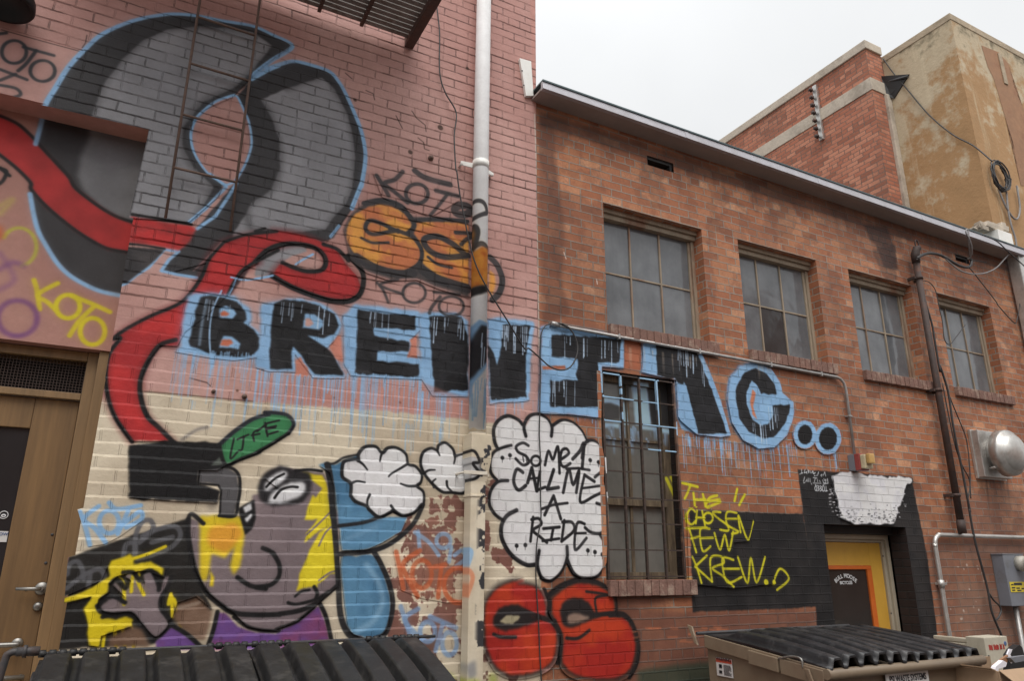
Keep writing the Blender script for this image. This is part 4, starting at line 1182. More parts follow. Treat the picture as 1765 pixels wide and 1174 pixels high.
M_FASC = mat("grey_fascia_metal", C(158, 156, 161), .42, metal=.2, var=.08, scale=4, dirt=(C(120, 116, 112), .35))
M_FASCD = mat("dark_drip_edge", C(74, 86, 88), .45, metal=.3)
M_IRON = mat("rusty_fire_escape", C(78, 58, 52), .75, var=.2, scale=9, dirt=(C(94, 58, 42), .7), bump=.002)
M_SLAT = mat("grey_iron_slat", C(118, 112, 108), .7, var=.2, scale=9, dirt=(C(84, 66, 56), .8), bump=.002)
M_ROD = mat("brown_iron_rod", C(96, 76, 66), .6, var=.2, scale=12)
M_BLACK = mat("black_enamel", C(26, 24, 25), .5, var=.1)
M_RUBBER = mat("black_cable", C(48, 46, 46), .55, var=.12, scale=10)
M_GCABLE = mat("grey_cable", C(120, 118, 118), .55, var=.12, scale=10)
M_CONDUIT = mat("dull_conduit", C(150, 148, 146), .42, metal=.45, var=.12, scale=8, dirt=(C(96, 86, 78), .5))
M_GALV = mat("galvanised_metal", C(176, 174, 170), .38, metal=.65, var=.12, scale=5, dirt=(C(120, 108, 98), .5))
M_MAST = mat("rusty_mast", C(58, 46, 42), .7, var=.25, scale=7, dirt=(C(98, 62, 46), .7))
M_WHITE = mat("white_metal", C(214, 213, 208), .45, var=.04, dirt=(C(180, 172, 160), .3))
M_BEIGEF = mat("beige_door_frame", C(150, 141, 124), .5, var=.07, dirt=(C(122, 112, 96), .3))
M_YEL = mat("yellow_door_paint", C(184, 142, 56), .5, var=.06, scale=2)
M_ORG = mat("orange_trim_paint", C(184, 92, 34), .5, var=.06)
M_BLKPAINT = mat("black_lintel_paint", C(42, 41, 41), .65, var=.12)
M_GREYBOX = mat("grey_enclosure", C(108, 111, 118), .5, var=.05, dirt=(C(92, 88, 86), .5))
M_STEEL = mat("brushed_steel", C(128, 126, 122), .42, metal=.8, var=.06)
M_LID = mat("black_plastic_lid", C(23, 23, 24), .55, var=.25, scale=11, dirt=(C(58, 56, 54), .6), bump=.002, bscale=25)
M_LID2 = mat("glossy_black_lid", C(27, 27, 29), .42, var=.22, scale=9, dirt=(C(70, 68, 68), .6), bump=.002, bscale=20)
M_DUMPD = mat("dark_dumpster_steel", C(52, 52, 54), .6, var=.15, dirt=(C(84, 60, 48), .5))
M_TAN = mat("tan_dumpster_paint", C(112, 98, 81), .55, var=.08, scale=3, dirt=(C(100, 80, 64), .55))
M_LABELW = mat("white_label", C(186, 184, 182), .5, var=.03)
M_REDL = mat("red_label", C(176, 72, 52), .5, var=.05)
M_INK = mat("black_ink", C(40, 38, 42), .6, var=.05)
M_REDINK = mat("red_ink", C(150, 52, 44), .6)
M_BLUEINK = mat("blue_ink", C(70, 90, 130), .6)
M_YLAB = mat("yellow_label", C(198, 178, 52), .5, var=.05)
M_WTEXT = mat("white_lettering", C(206, 208, 210), .5, var=.02)
M_CARD = mat("cardboard", C(142, 118, 94), .85, var=.1, scale=3, dirt=(C(120, 98, 78), .4))
M_PAPER = mat("white_paper", C(206, 204, 210), .7, var=.04)
M_CABIN = mat("ivory_cabinet", C(168, 162, 146), .55, var=.06, dirt=(C(140, 130, 112), .4))
t = NT("ochre_stucco")
tcs = t.node("ShaderNodeNewGeometry").outputs['Position']
sp = t.node("ShaderNodeSeparateXYZ"); t.l.new(tcs, sp.inputs[0])
n1 = t.noise(tcs, .8, 7, .62); n2 = t.noise(tcs, 3.2, 6, .65); n3 = t.noise(t.vscale(tcs, (4.5, 4.5, .35)), 1.0, 6, .6)
base = t.ramp(t.math('ADD', t.math('MULTIPLY', n1, .5), t.math('MULTIPLY', n2, .5)), [(.3, C(142, 112, 78)), (.55, C(153, 120, 84)), (.75, C(160, 131, 97))])
hgt_ = t.math('ADD', t.mrange(sp.outputs['Z'], 6.5, 10.2, -.10, .22), t.mrange(sp.outputs['Y'], .55, .7, 0, .08))
worn = t.mrange(t.math('ADD', t.math('ADD', t.math('MULTIPLY', n1, .5), t.math('MULTIPLY', n2, .5)), hgt_), .56, .66, 0, .85)
base = t.mix(worn, base, t.mix(n2, C(140, 128, 106), C(186, 174, 150)))
base = t.mix(t.mrange(n3, .56, .68, 0, .55), base, C(184, 172, 146))
base = t.mix(t.mrange(t.math('ADD', n2, t.mrange(sp.outputs['Z'], 8.8, 10.05, -.35, .14)), .53, .66, 0, .85), base, C(92, 84, 66))
t.l.new(base, t.b.inputs['Base Color']); t.b.inputs['Roughness'].default_value = .92
t.bump(t.math('ADD', n2, t.math('MULTIPLY', t.noise(tcs, 16, 5, .6), .5)), .012)
M_STUCCO = t.m
M_STUCCO2 = mat("grey_stained_render", C(150, 136, 116), .9, var=.16, scale=1.4, bump=.01, bscale=14, dirt=(C(112, 102, 84), .7))
M_CONC = mat("weathered_concrete", C(166, 156, 142), .9, var=.14, scale=3, bump=.004, bscale=30, dirt=(C(120, 110, 98), .6))
M_RUST = mat("rust_brown_steel", C(136, 102, 76), .8, var=.14, scale=1.6, dirt=(C(112, 70, 52), .6))
M_ASPH = mat("alley_asphalt", (0.07, 0.068, 0.065), .9, var=.25, scale=3, bump=.006, bscale=60, dirt=((0.12, 0.115, 0.105), .5))
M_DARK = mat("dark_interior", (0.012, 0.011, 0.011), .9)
M_MESHW = mat("rusty_wire", C(62, 48, 42), .6)
M_AMBER = mat("amber_lens", C(176, 140, 84), .3)
M_REDPL = mat("red_plastic", C(132, 60, 56), .5)
M_CREAMPL = mat("cream_plastic", C(176, 164, 134), .5)

# ------------------------------------------------------------------ mesh helpers
COL = scene.collection


def thing(name, label, cat, loc=(0, 0, 0), group=None):
    o = bpy.data.objects.new(name, None)
    COL.objects.link(o)
    o.location = loc
    o.empty_display_size = 0.2
    o['label'] = label
    o['category'] = cat
    if group:
        o['group'] = group
    return o


def tag(o, label, cat, group=None):
    o['label'] = label; o['category'] = cat
    if group:
        o['group'] = group
    return o


def root_loc(p):
    while p is not None and p.parent is not None:
        p = p.parent
    return p.location.copy() if p is not None else Vector((0, 0, 0))


class MB:
    def __init__(self):
        self.b = bmesh.new()

    def quad(self, *pts):
        return self.b.faces.new([self.b.verts.new(p) for p in pts])

    def hexa(self, p, bevel=0.0):
        """8 corners: bottom ring 0-3 counter-clockwise from above, top ring 4-7"""
        v = [self.b.verts.new(q) for q in p]
        fs = [self.b.faces.new([v[i] for i in f]) for f in ((3, 2, 1, 0), (4, 5, 6, 7), (0, 1, 5, 4), (1, 2, 6, 5), (2, 3, 7, 6), (3, 0, 4, 7))]
        if bevel:
            es = set(e for f in fs for e in f.edges)
            bmesh.ops.bevel(self.b, geom=list(es), offset=bevel, segments=2, affect='EDGES', profile=0.6)
        return self

    def box(self, x0, x1, y0, y1, z0, z1, bevel=0.0):
        return self.hexa([(x0, y0, z0), (x1, y0, z0), (x1, y1, z0), (x0, y1, z0), (x0, y0, z1), (x1, y0, z1), (x1, y1, z1), (x0, y1, z1)], bevel)

    def tube(self, pts, r, seg=10, caps=True):
        pts = [Vector(p) for p in pts]
        n = len(pts)
        rs = r if isinstance(r, (list, tuple)) else [r] * n
        up = None
        rings = []
        for i in range(n):
            d = (pts[min(i + 1, n - 1)] - pts[max(i - 1, 0)])
            if d.length < 1e-9:
                d = Vector((0, 0, 1))
            d.normalize()
            if up is None:
                up = d.orthogonal().normalized()
            else:
                up = (up - d * up.dot(d))
                up = up.normalized() if up.length > 1e-6 else d.orthogonal().normalized()
            s = d.cross(up)
            rings.append([self.b.verts.new(pts[i] + (up * math.cos(2 * math.pi * k / seg) + s * math.sin(2 * math.pi * k / seg)) * rs[i]) for k in range(seg)])
        for i in range(n - 1):
            for k in range(seg):
                f = self.b.faces.new((rings[i][k], rings[i][(k + 1) % seg], rings[i + 1][(k + 1) % seg], rings[i + 1][k]))
                f.smooth = True
        if caps:
            self.b.faces.new(rings[0][::-1]); self.b.faces.new(rings[-1])
        return self

    def lathe(self, prof, centre, axis='y', seg=32):
        """profile of (radius, distance along axis)"""
        rings = []
        c = Vector(centre)
        for r, a in prof:
            ring = []
            for k in range(seg):
                t = 2 * math.pi * k / seg
                u, w_ = math.cos(t) * r, math.sin(t) * r
                p = {'y': (u, a, w_), 'z': (u, w_, a), 'x': (a, u, w_)}[axis]
                ring.append(self.b.verts.new(c + Vector(p)))
            rings.append(ring)
        for i in range(len(rings) - 1):
            for k in range(seg):
                f = self.b.faces.new((rings[i][k], rings[i][(k + 1) % seg], rings[i + 1][(k + 1) % seg], rings[i + 1][k]))
                f.smooth = True
        for rg_ in (rings[0][::-1], rings[-1]):
            try:
                self.b.faces.new(rg_)
            except ValueError:
                pass
        return self

    def sheet(self, pts, Y):
        """flat outline in the wall plane"""
        from mathutils.geometry import delaunay_2d_cdt
        n = len(pts)
        co, _, fa = delaunay_2d_cdt([Vector(p) for p in pts], [], [list(range(n))], 1, 1e-5)[:3]
        vs_ = [self.b.verts.new((p.x, Y, p.y)) for p in co]
        for f in fa:
            self.b.faces.new([vs_[i] for i in f])
        return self

    def build(self, name, m, parent=None, label=None, uv=None):
        b = self.b
        bmesh.ops.recalc_face_normals(b, faces=b.faces)
        L = b.loops.layers.uv.new("UVMap")
        for f in b.faces:
            n = f.normal
            ax = max(range(3), key=lambda i: abs(n[i]))
            for lp in f.loops:
                c = lp.vert.co
                if uv == 'xz' or ax == 1:
                    lp[L].uv = (c.x, c.z)
                elif ax == 0:
                    lp[L].uv = (c.y + 0.07, c.z)
                else:
                    lp[L].uv = (c.x, c.y)
        me = bpy.data.meshes.new(name)
        off = root_loc(parent)
        bmesh.ops.translate(b, verts=b.verts, vec=-off)
        b.to_mesh(me); b.free()
        me.materials.append(m)
        o = bpy.data.objects.new(name, me)
        COL.objects.link(o)
        if parent is not None:
            o.parent = parent
        if label:
            o['label'] = label
        return o


def flatwall(mb, x0, x1, z0, z1, Y, holes):
    """vertical sheet with rectangular openings"""
    xs = sorted(set([x0, x1] + [min(max(h[k], x0), x1) for h in holes for k in (0, 1)]))
    zs = sorted(set([z0, z1] + [min(max(h[k], z0), z1) for h in holes for k in (2, 3)]))
    vv = {}
    g = lambda x, z: vv.setdefault((x, z), mb.b.verts.new((x, Y, z)))
    for a, b in zip(xs, xs[1:]):
        for c, d in zip(zs, zs[1:]):
            mx, mz = (a + b) / 2, (c + d) / 2
            if any(h[0] < mx < h[1] and h[2] < mz < h[3] for h in holes):
                continue
            mb.b.faces.new((g(a, c), g(b, c), g(b, d), g(a, d)))


def reveal(mb, x0, x1, z0, z1, ya, yb, top=True, bottom=False):
    mb.quad((x0, ya, z0), (x0, yb, z0), (x0, yb, z1), (x0, ya, z1))
    mb.quad((x1, ya, z0), (x1, ya, z1), (x1, yb, z1), (x1, yb, z0))
    if top:
        mb.quad((x0, ya, z1), (x0, yb, z1), (x1, yb, z1), (x1, ya, z1))
    if bottom:
        mb.quad((x0, ya, z0), (x1, ya, z0), (x1, yb, z0), (x0, yb, z0))


def text(s, size, m, parent, origin, xdir, zdir, name='lettering', extrude=0.001, squeeze=1.0, align='CENTER', label=None):
    cu = bpy.data.curves.new(name, 'FONT')
    cu.body = s; cu.size = size; cu.align_x = align; cu.extrude = extrude
    cu.offset = size * 0.02
    to = bpy.data.objects.new(name + '_src', cu)
    COL.objects.link(to)
    dg = bpy.context.evaluated_depsgraph_get()
    me = bpy.data.meshes.new_from_object(to.evaluated_get(dg))
    bpy.data.objects.remove(to); bpy.data.curves.remove(cu)
    xd, zd = Vector(xdir).normalized(), Vector(zdir).normalized()
    nd = xd.cross(zd)
    M = Matrix((xd * squeeze, zd, nd)).transposed().to_4x4()
    M.translation = Vector(origin) - root_loc(parent)
    me.transform(M)
    me.name = name
    me.materials.clear(); me.materials.append(m)
    o = bpy.data.objects.new(name, me)
    COL.objects.link(o)
    o.parent = parent
    if label:
        o['label'] = label
    return o


def curve3(pts, n=7):
    return [Vector(p) for p in smoothpts([tuple(p) for p in pts], False, n)]


# ------------------------------------------------------------------ ground
g = MB(); g.quad((-60, -60, 0), (80, -60, 0), (80, 60, 0), (-60, 60, 0))
gr = g.build('alley_ground', M_ASPH); gr['kind'] = 'structure'

# ------------------------------------------------------------------ the tall painted building
XS = 2.635
ZR = W(257, 223).z; XR = -0.18
ZD = W(185, 605, .18).z
pb = thing('painted_building', 'tall pink and cream painted brick building covered in the hat-wearing smoker mural', 'building', (0.5, 2, 0))
m = MB(); flatwall(m, -3.2, XS, 0, 9.2, 0.0, [(-3.3, XR, -1, ZR)])
m.quad((XS, 0, 0), (XS, 9, 0), (XS, 9, 9.2), (XS, 0, 9.2))
m.quad((-3.2, 0, 9.2), (XS, 0, 9.2), (XS, 9, 9.2), (-3.2, 9, 9.2))
m.build('wall', M_PINK, pb, 'pink and cream painted brick wall with murals')
m = MB(); m.box(-3.2, XR - .001, -0.006, .18, ZR, W(147, 90).z); m.build('lintel', M_RENDER, pb, 'rough rendered lintel over the door recess')
m = MB(); m.box(XR - .001 + .001, W(318, 150).x, -0.005, .0, ZR, W(147, 90).z - .02); m.build('lintel_end', M_RENDER, pb)
m = MB(); m.box(-3.2, XR + .01, .18, .36, ZD, ZR); m.build('recess_wall', M_RECESS, pb, 'smooth recessed wall above the wooden door')
m = MB(); m.quad((XR, 0, 0), (XR, .6, 0), (XR, .6, ZR), (XR, 0, ZR)); m.build('recess_return', M_CREAMBRICK, pb)
# wooden door with wire transom
zt0, zt1, zb1 = W(0, 666, .27).z, W(0, 607, .27).z, W(0, 678, .27).z
m = MB(); m.box(XR - .062, XR - .002, .20, .44, .62, ZD - .002, .003)
m.box(XR - .12, XR - .064, .255, .44, .62, ZD - .002, .003)
m.box(-3.0, XR - .122, .262, .44, zb1, zt0, .003)
m.box(-3.0, XR - .122, .262, .44, zt1, ZD - .004, .003)
df = m.build('door_frame', M_WOODJ, pb, 'brown wooden door frame with transom bar')
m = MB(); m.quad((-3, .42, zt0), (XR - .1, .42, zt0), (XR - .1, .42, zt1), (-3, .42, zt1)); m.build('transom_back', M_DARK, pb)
m = MB()
x = XR - .125
while x > -1.15:
    m.box(x - .0016, x + .0016, .300, .303, zt0, zt1); x -= .0165
z = zt0 + .008
while z < zt1:
    m.box(-1.15, XR - .122, .304, .307, z - .0016, z + .0016); z += .0165
m.build('transom_mesh', M_MESHW, pb, 'rusty wire mesh in the transom')
xg = W(52, 740, .31).x; zg = W(0, 735, .31).z
door = MB()
door.box(xg, XR - .124, .30, .345, .62, zb1 - .004, .004)
door.box(-1.25, xg - .001, .30, .345, zg, zb1 - .004, .004)
door.box(-1.25, xg - .001, .30, .345, .62, 1.0, .004)
door.box(-1.25, -1.1, .301, .344, 1.0, zg, .003)
dr = door.build('door', M_WOOD, pb, 'varnished wooden door with dark glass')
m = MB(); m.box(-1.11, xg + .002, .318, .326, .99, zg + .01); m.build('glass', M_OLDGLASS, dr)
hp = W(72, 1015, .30)
m = MB(); m.lathe([(.001, -.012), (.030, -.012), (.034, -.004), (.034, 0)], hp, 'y', 24)
m.lathe([(.011, -.055), (.012, -.012)], hp, 'y', 12)
m.tube([hp + Vector((0, -.05, 0)), hp + Vector((-.03, -.055, 0)), hp + Vector((-.115, -.052, .001))], [.010, .010, .008], 10)
m.build('lever_handle', M_STEEL, dr)
lp = W(65.5, 1046, .30)
m = MB(); m.lathe([(.001, -.02), (.018, -.02), (.022, -.012), (.024, 0)], lp, 'y', 20); m.build('deadbolt', M_STEEL, dr)
b1 = W(30, 1110, .30)
m = MB(); m.tube(curve3([b1 + Vector((0, 0, 0)), b1 + Vector((0.002, -.045, 0)), b1 + Vector((-.02, -.062, 0)), b1 + Vector((-.3, -.062, 0))]), .013, 12)
m.lathe([(.001, -.006), (.026, -.006), (.028, 0)], b1, 'y', 18)
m.build('pull_bar', M_STEEL, dr)
b2 = W(36, 1166, .30)
m = MB(); m.tube([b2 + Vector((.02, -.06, 0)), b2 + Vector((-.3, -.06, 0))], .012, 12); m.tube([b2 + Vector((0, -.06, 0)), b2], .01, 10); m.build('pull_bar', M_STEEL, dr)
for q in ((90, 922), (79, 971), (103, 944), (45, 1017)):
    m = MB(); m.lathe([(.001, -.003), (.007, -.003), (.008, 0)], W(q[0], q[1], .30), 'y', 10); m.build('screw', M_DUMPD, dr)
a, b = W(2, 916, .316), W(11, 935, .316)
m = MB(); m.box(a.x - .12, b.x, .314, .3155, b.z, a.z); st = m.build('sticker', M_LABELW, dr, 'white sticker on the dark door glass')
text('OW', .022, M_BLUEINK, st, (b.x - .02, .313, b.z + .035), (1, 0, 0), (0, 0, 1), 'sticker_lettering')
c8 = W(6.5, 888, .316)
m = MB()
m.tube([c8 + Vector((.020 * math.cos(t), -.001, .020 * math.sin(t))) for t in np.linspace(0, 2 * math.pi, 25)], .0018, 6, False)
m.tube([c8 + Vector((.009 * math.cos(t), -.001, .006 * math.sin(t) - .004)) for t in np.linspace(0, 2 * math.pi, 15)], .003, 6, False)
m.build('round_sticker', M_WTEXT, dr)
m = MB(); m.box(-1.9, XR, -.55, .45, 0, .60); m.build('door_step', M_CONC, pb, 'concrete door step')
# white flashing box at the roof junction, sealant in the seam
p = [W(893, 103), W(911, 108), W(917, 168), W(904, 168)]
m = MB(); m.hexa([(p[3].x, -.03, p[3].z), (p[2].x, -.03, p[2].z), (p[2].x, .0, p[2].z), (p[3].x, .0, p[3].z), (p[0].x, -.03, p[0].z), (p[1].x + .01, -.03, p[1].z), (p[1].x + .01, .0, p[1].z), (p[0].x, .0, p[0].z)], .003)
m.build('roof_flashing', M_WHITE, pb, 'white sheet metal flashing at the corner')
for q in ((897, 125), (900, 150)):
    m = MB(); m.lathe([(.001, -.004), (.006, -.004), (.007, 0)], W(q[0], q[1]) + Vector((0, -.03, 0)), 'y', 8); m.build('screw', M_DUMPD, pb)
# anchor bolts and plates in the wall
for q, r in (((742, 273), .022), ((421, 684), .016), ((368, 675), .012)):
    c = W(*q)
    m = MB(); m.lathe([(.001, -.03), (r * .6, -.03), (r * .6, -.012), (r, -.012), (r, 0)], c, 'y', 8); m.build('anchor_bolt', M_ROD, pb)

# ------------------------------------------------------------------ the low brown brick building
XE = 9.72
ZH, ZS = 4.705, 3.605
bb = thing('brick_building', 'low brown brick building with four upper windows and a yellow door', 'building', (6.2, 2, 0))
wins = [(W(1040, 348).x, W(1207, 400).x), (W(1272, 412).x, W(1407, 448).x), (W(1463, 466).x, W(1571, 494).x), (W(1617, 510).x, W(1708, 536).x)]
wins = [(3.296, 4.395), (4.842, 5.910), (6.392, 7.425), (7.886, 8.900)]
BX0, BX1, BZ0, BZ1 = 3.203, 3.957, 1.625, 3.212
DX0, DX1, DZ1 = 5.567, 6.702, 2.082
va, vb_ = W(1116, 263), W(1163, 300)
vents = [(va.x, vb_.x, vb_.z + .02, va.z - .02)]
va2, vb2 = W(1647, 437), W(1672, 459)
vents.append((va2.x, vb2.x + .02, vb2.z + .03, va2.z - .0))
YB = 0.010
holes = [(a_, b_, ZS, ZH) for a_, b_ in wins] + [(BX0, BX1, BZ0, BZ1), (DX0, DX1, -1, DZ1)] + vents
m = MB(); flatwall(m, XS + .002, XE, 0, 5.56, YB, holes)
m.quad((XE, YB, 0), (XE, 9, 0), (XE, 9, 5.56), (XE, YB, 5.56))
m.build('wall', M_BROWN, bb, 'brown brick wall with graffiti')


def upper_window(x0, x1, seed):
    rnd = random.Random(seed)
    yf = .125
    m = MB()
    m.box(x0, x1, yf - .05, .19, ZH - .040, ZH, .002)          # head board
    m.box(x0, x1, yf - .025, .19, ZH - .085, ZH - .041, .003)
    m.box(x0, x0 + .035, yf, .19, ZS, ZH - .086, .003)
    m.box(x1 - .035, x1, yf, .19, ZS, ZH - .086, .003)
    m.box(x0 + .036, x1 - .036, yf, .19, ZS, ZS + .028, .003)
    m.box(x1 - .06, x1 - .036, yf + .018, .19, ZS + .03, ZH - .088, .002)
    w_ = m.build('window', M_SASH, bb, 'weathered wooden window of six dusty panes')
    m = MB(); reveal(m, x0, x1, ZS, ZH, YB, .18, top=True); m.build('reveal', M_BRICKBARE, w_)
    zc = (ZS + ZH - .05) / 2
    ix0, ix1 = x0 + .036, x1 - .061
    third = (ix1 - ix0) / 3
    m = MB()
    for k in (1, 2):
        xx = ix0 + third * k
        m.box(xx - .008, xx + .008, yf + .020, .18, ZS + .029, ZH - .086, .002)
    m.box(ix0, ix1, yf + .023, .178, zc - .0075, zc + .0075, .002)
    m.build('muntin', M_SASH, w_)
    for r_ in range(2):
        for k in range(3):
            a_ = ix0 + third * k; b_ = a_ + third
            c_, d_ = (ZS + .029, zc) if r_ == 0 else (zc, ZH - .086)
            tl = rnd.uniform(-.003, .003)
            m = MB(); m.quad((a_, .158 + tl, c_), (b_, .158 - tl, c_), (b_, .158 + tl, d_), (a_, .158 - tl, d_))
            m.build('pane', M_WIN2 if (seed, r_, k) in ((1, 0, 1),) else M_WIN, w_, 'glass pane coloured dark for a reflection' if (seed, r_, k) in ((1, 0, 1),) else None)
    return w_


def brick_sill(x0, x1, z0, z1, parent):
    m = MB(); rnd = random.Random(int(x0 * 100))
    n = int((x1 - x0) / .073)
    s_ = (x1 - x0) / n
    for k in range(n):
        a_ = x0 + k * s_
        j = rnd.uniform(-.003, .003)
        m.box(a_ + .004, a_ + s_ - .004, -.036 + j, .125, z0 + rnd.uniform(-.002, .002), z1 - .002 + rnd.uniform(-.003, .001), .004)
    m.box(x0 + .002, x1 - .002, -.028, .124, z0 + .006, z1 - .008)
    return m.build('sill', M_SILL, parent, 'projecting brick sill')


M_SILL = mat("sill_brick", C(112, 84, 74), .85, var=.2, scale=9, bump=.006, bscale=60, dirt=(C(166, 150, 134), .55))
for i, (a_, b_) in enumerate(wins):
    w_ = upper_window(a_, b_, i)
    brick_sill(a_ - .0, b_ + .07, ZS - .105, ZS - .001, bb)

# vents under the eave
for a_, b_, c_, d_ in vents:
    m = MB()
    m.box(a_ + .001, a_ + .02, YB + .02, .2, c_, d_); m.box(b_ - .03, b_ - .001, YB + .02, .2, c_, d_)
    m.box(a_ + .021, b_ - .031, YB + .02, .2, d_ - .025, d_ - .001)
    v = m.build('vent', M_BLKPAINT, bb, 'small dark vent opening under the eave')
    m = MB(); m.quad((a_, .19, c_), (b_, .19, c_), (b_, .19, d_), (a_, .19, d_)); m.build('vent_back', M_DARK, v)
    m = MB(); m.quad((a_, YB, c_ + .001), (b_, YB, c_ + .001), (b_, .2, c_ + .001), (a_, .2, c_ + .001)); m.build('vent_floor', M_BRICKBARE, v)

# barred window
YW = .14
zc = W(1059, 865, YW).z
m = MB()
m.box(BX0, BX0 + .04, YW - .03, YW + .03, BZ0, BZ1, .003); m.box(BX1 - .075, BX1, YW - .03, YW + .03, BZ0, BZ1, .003)
m.box(BX0 + .041, BX1 - .076, YW - .03, YW + .03, BZ1 - .06, BZ1, .003)
m.box(BX0 + .041, BX1 - .076, YW - .035, YW + .03, BZ0, BZ0 + .05, .003)
m.box(BX0 + .041, BX1 - .076, YW - .04, YW + .03, zc - .03, zc + .02, .003)
bw = m.build('window', M_SASHD, bb, 'old wooden sash window behind iron bars, splashed with blue paint')
xm = (BX0 + BX1) / 2 - .03
m = MB(); m.box(xm - .013, xm + .013, YW - .012, YW + .02, BZ0 + .051, zc - .031, .002); m.box(xm - .013, xm + .013, YW - .02, YW + .02, zc + .021, BZ1 - .061, .002)
zr2 = W(1050, 756, YW).z
m.box(BX0 + .041, xm - .014, YW - .018, YW + .02, zr2 - .01, zr2 + .01); m.box(xm + .014, BX1 - .076, YW - .018, YW + .02, zr2 - .01, zr2 + .01)
m.build('muntin', M_SASHD, bw)
m = MB(); reveal(m, BX0, BX1, BZ0, BZ1, YB, YW + .03, top=True, bottom=True); m.build('reveal', M_BLACKBRICK, bw)
for c_, d_ in ((BZ0 + .05, zc - .03), (zc + .02, BZ1 - .06)):
    for a_, b_ in ((BX0 + .04, xm), (xm, BX1 - .075)):
        m = MB(); m.quad((a_, YW, c_), (b_, YW, c_), (b_, YW, d_), (a_, YW, d_)); m.build('pane', M_BARGLASS, bw)
brick_sill(BX0 + .0, BX1 + .07, BZ0 - .115, BZ0 - .001, bb)
bars = MB()
yb = YB - .004
vx = [W(1037.5, 641).x, W(1068.5, 646).x, W(1100, 654).x, W(1130.7, 656).x, W(1161, 660).x]
vx = [BX0 + .018 + i * (BX1 - BX0 - .036) / 4 for i in range(5)]
for i, xx in enumerate(vx):
    hw = .009 if i in (0, 4) else .008
    bars.box(xx - hw, xx + hw, yb - .012, yb + .012, BZ0 + .002, BZ1 - .03, .002)
hz = [W(1036, 642).z, W(1038, 683).z, W(1039, 724).z, W(1043, 768).z, W(1045, 811).z, W(1049, 857).z, W(1055, 901).z, W(1051, 948).z, BZ0 + .02]
for zz in hz:
    for xa, xb in zip(vx, vx[1:]):
        bars.box(xa + .0105, xb - .0105, yb - .007, yb + .007, zz - .005, zz + .005)
bars.build('window_bars', M_BARS, bb, 'dark iron window bars streaked with blue paint', uv='xz')

# yellow door
YDr = .24
m = MB(); reveal(m, DX0, DX1, 0, DZ1, YB, YDr + .06, top=True); m.build('door_reveal', M_BLACKBRICK, bb)
fz = W(1500, 922.5, YDr - .02).z
fx = W(1533, 925, YDr - .02).x
m = MB(); m.box(DX0, DX1, .16, YDr + .05, fz + .001, DZ1 - .001, .003); m.build('door_lintel', M_BLKPAINT, bb)
m = MB(); m.box(fx, DX1, .19, YDr + .05, 0, fz); m.build('door_jamb_filler', M_BLACKBRICK, bb)
fx = min(fx, DX1)
m = MB()
m.box(fx - .045, fx, YDr - .03, YDr + .05, 0, fz, .003); m.box(fx - .085, fx - .046, YDr - .008, YDr + .05, 0, fz - .046, .003)
m.box(DX0 - .03, fx - .046, YDr - .03, YDr + .05, fz - .045, fz, .003)
m.box(DX0 - .03, fx - .086, YDr - .008, YDr + .05, fz - .07, fz - .046, .002)
m.build('door_frame', M_BEIGEF, bb, 'beige steel door frame')
sx1 = fx - .088; sz1 = fz - .073; sx0 = DX0 + .03
YG = YDr + .012
oA = W(1500.5, 975.5, YG); gB = W(1493.5, 982, YG)
ox1, oz1 = oA.x, oA.z
gx1, gz1 = gB.x, gB.z
gx0 = sx0 + .17; oz0, gz0 = .35, .39
m = MB()
m.box(ox1 + .001, sx1, YG, YG + .045, .02, sz1, .002)
m.box(sx0, ox1, YG, YG + .045, oz1 + .001, sz1, .002)
m.box(sx0, gx0 - .04, YG, YG + .045, .02, oz1, .002)
m.box(gx0 - .039, ox1, YG, YG + .045, .02, oz0, .002)
yd = m.build('door', M_YEL, bb, 'yellow door with orange trimmed glass')
m = MB()
m.box(gx0 - .038, ox1, YG - .006, YG + .04, gz1, oz1, .003); m.box(gx1, ox1, YG - .006, YG + .04, gz0, gz1 - .001, .003)
m.box(gx0 - .038, gx0, YG - .006, YG + .04, gz0, gz1 - .001, .003); m.box(gx0 - .038, ox1, YG - .006, YG + .04, oz0, gz0 - .001, .003)
m.build('glass_trim', M_ORG, yd, 'orange trim round the door glass')
m = MB(); m.quad((gx0, YG + .01, gz0), (gx1, YG + .01, gz0), (gx1, YG + .01, gz1), (gx0, YG + .01, gz1)); m.build('glass', M_DOORGLASS, yd)
tc_ = W(1458.5, 1003, YG + .005)
wd = (W(1477, 1000, YG) - W(1440, 1000, YG)).length
R_arc = wd * 0.72
s_ = "BULL MOOSE"
adv = {'B': .68, 'U': .7, 'L': .56, ' ': .34, 'M': .86, 'O': .78, 'S': .66, 'E': .6}
tot = sum(adv[c] for c in s_)
acc = 0
letters = []
cz = tc_.z - R_arc + .035
for ch in s_:
    th = ((acc + adv[ch] / 2) / tot - .5) * (wd / R_arc) * 1.02
    acc += adv[ch]
    if ch != ' ':
        ox, oz = tc_.x + R_arc * math.sin(th), cz + R_arc * math.cos(th)
        letters.append(text(ch, wd * .175, M_WTEXT, yd, (ox, YG + .008, oz), (math.cos(th), 0, -math.sin(th)), (math.sin(th), 0, math.cos(th)), 'shop_lettering', .0008))
# the arc of letters is one decal
def join(objs, name):
    b = bmesh.new()
    for o in objs:
        b.from_mesh(o.data)
    o0 = objs[0]
    b.to_mesh(o0.data); b.free()
    for o in objs[1:]:
        bpy.data.objects.remove(o)
    o0.name = name
    return o0


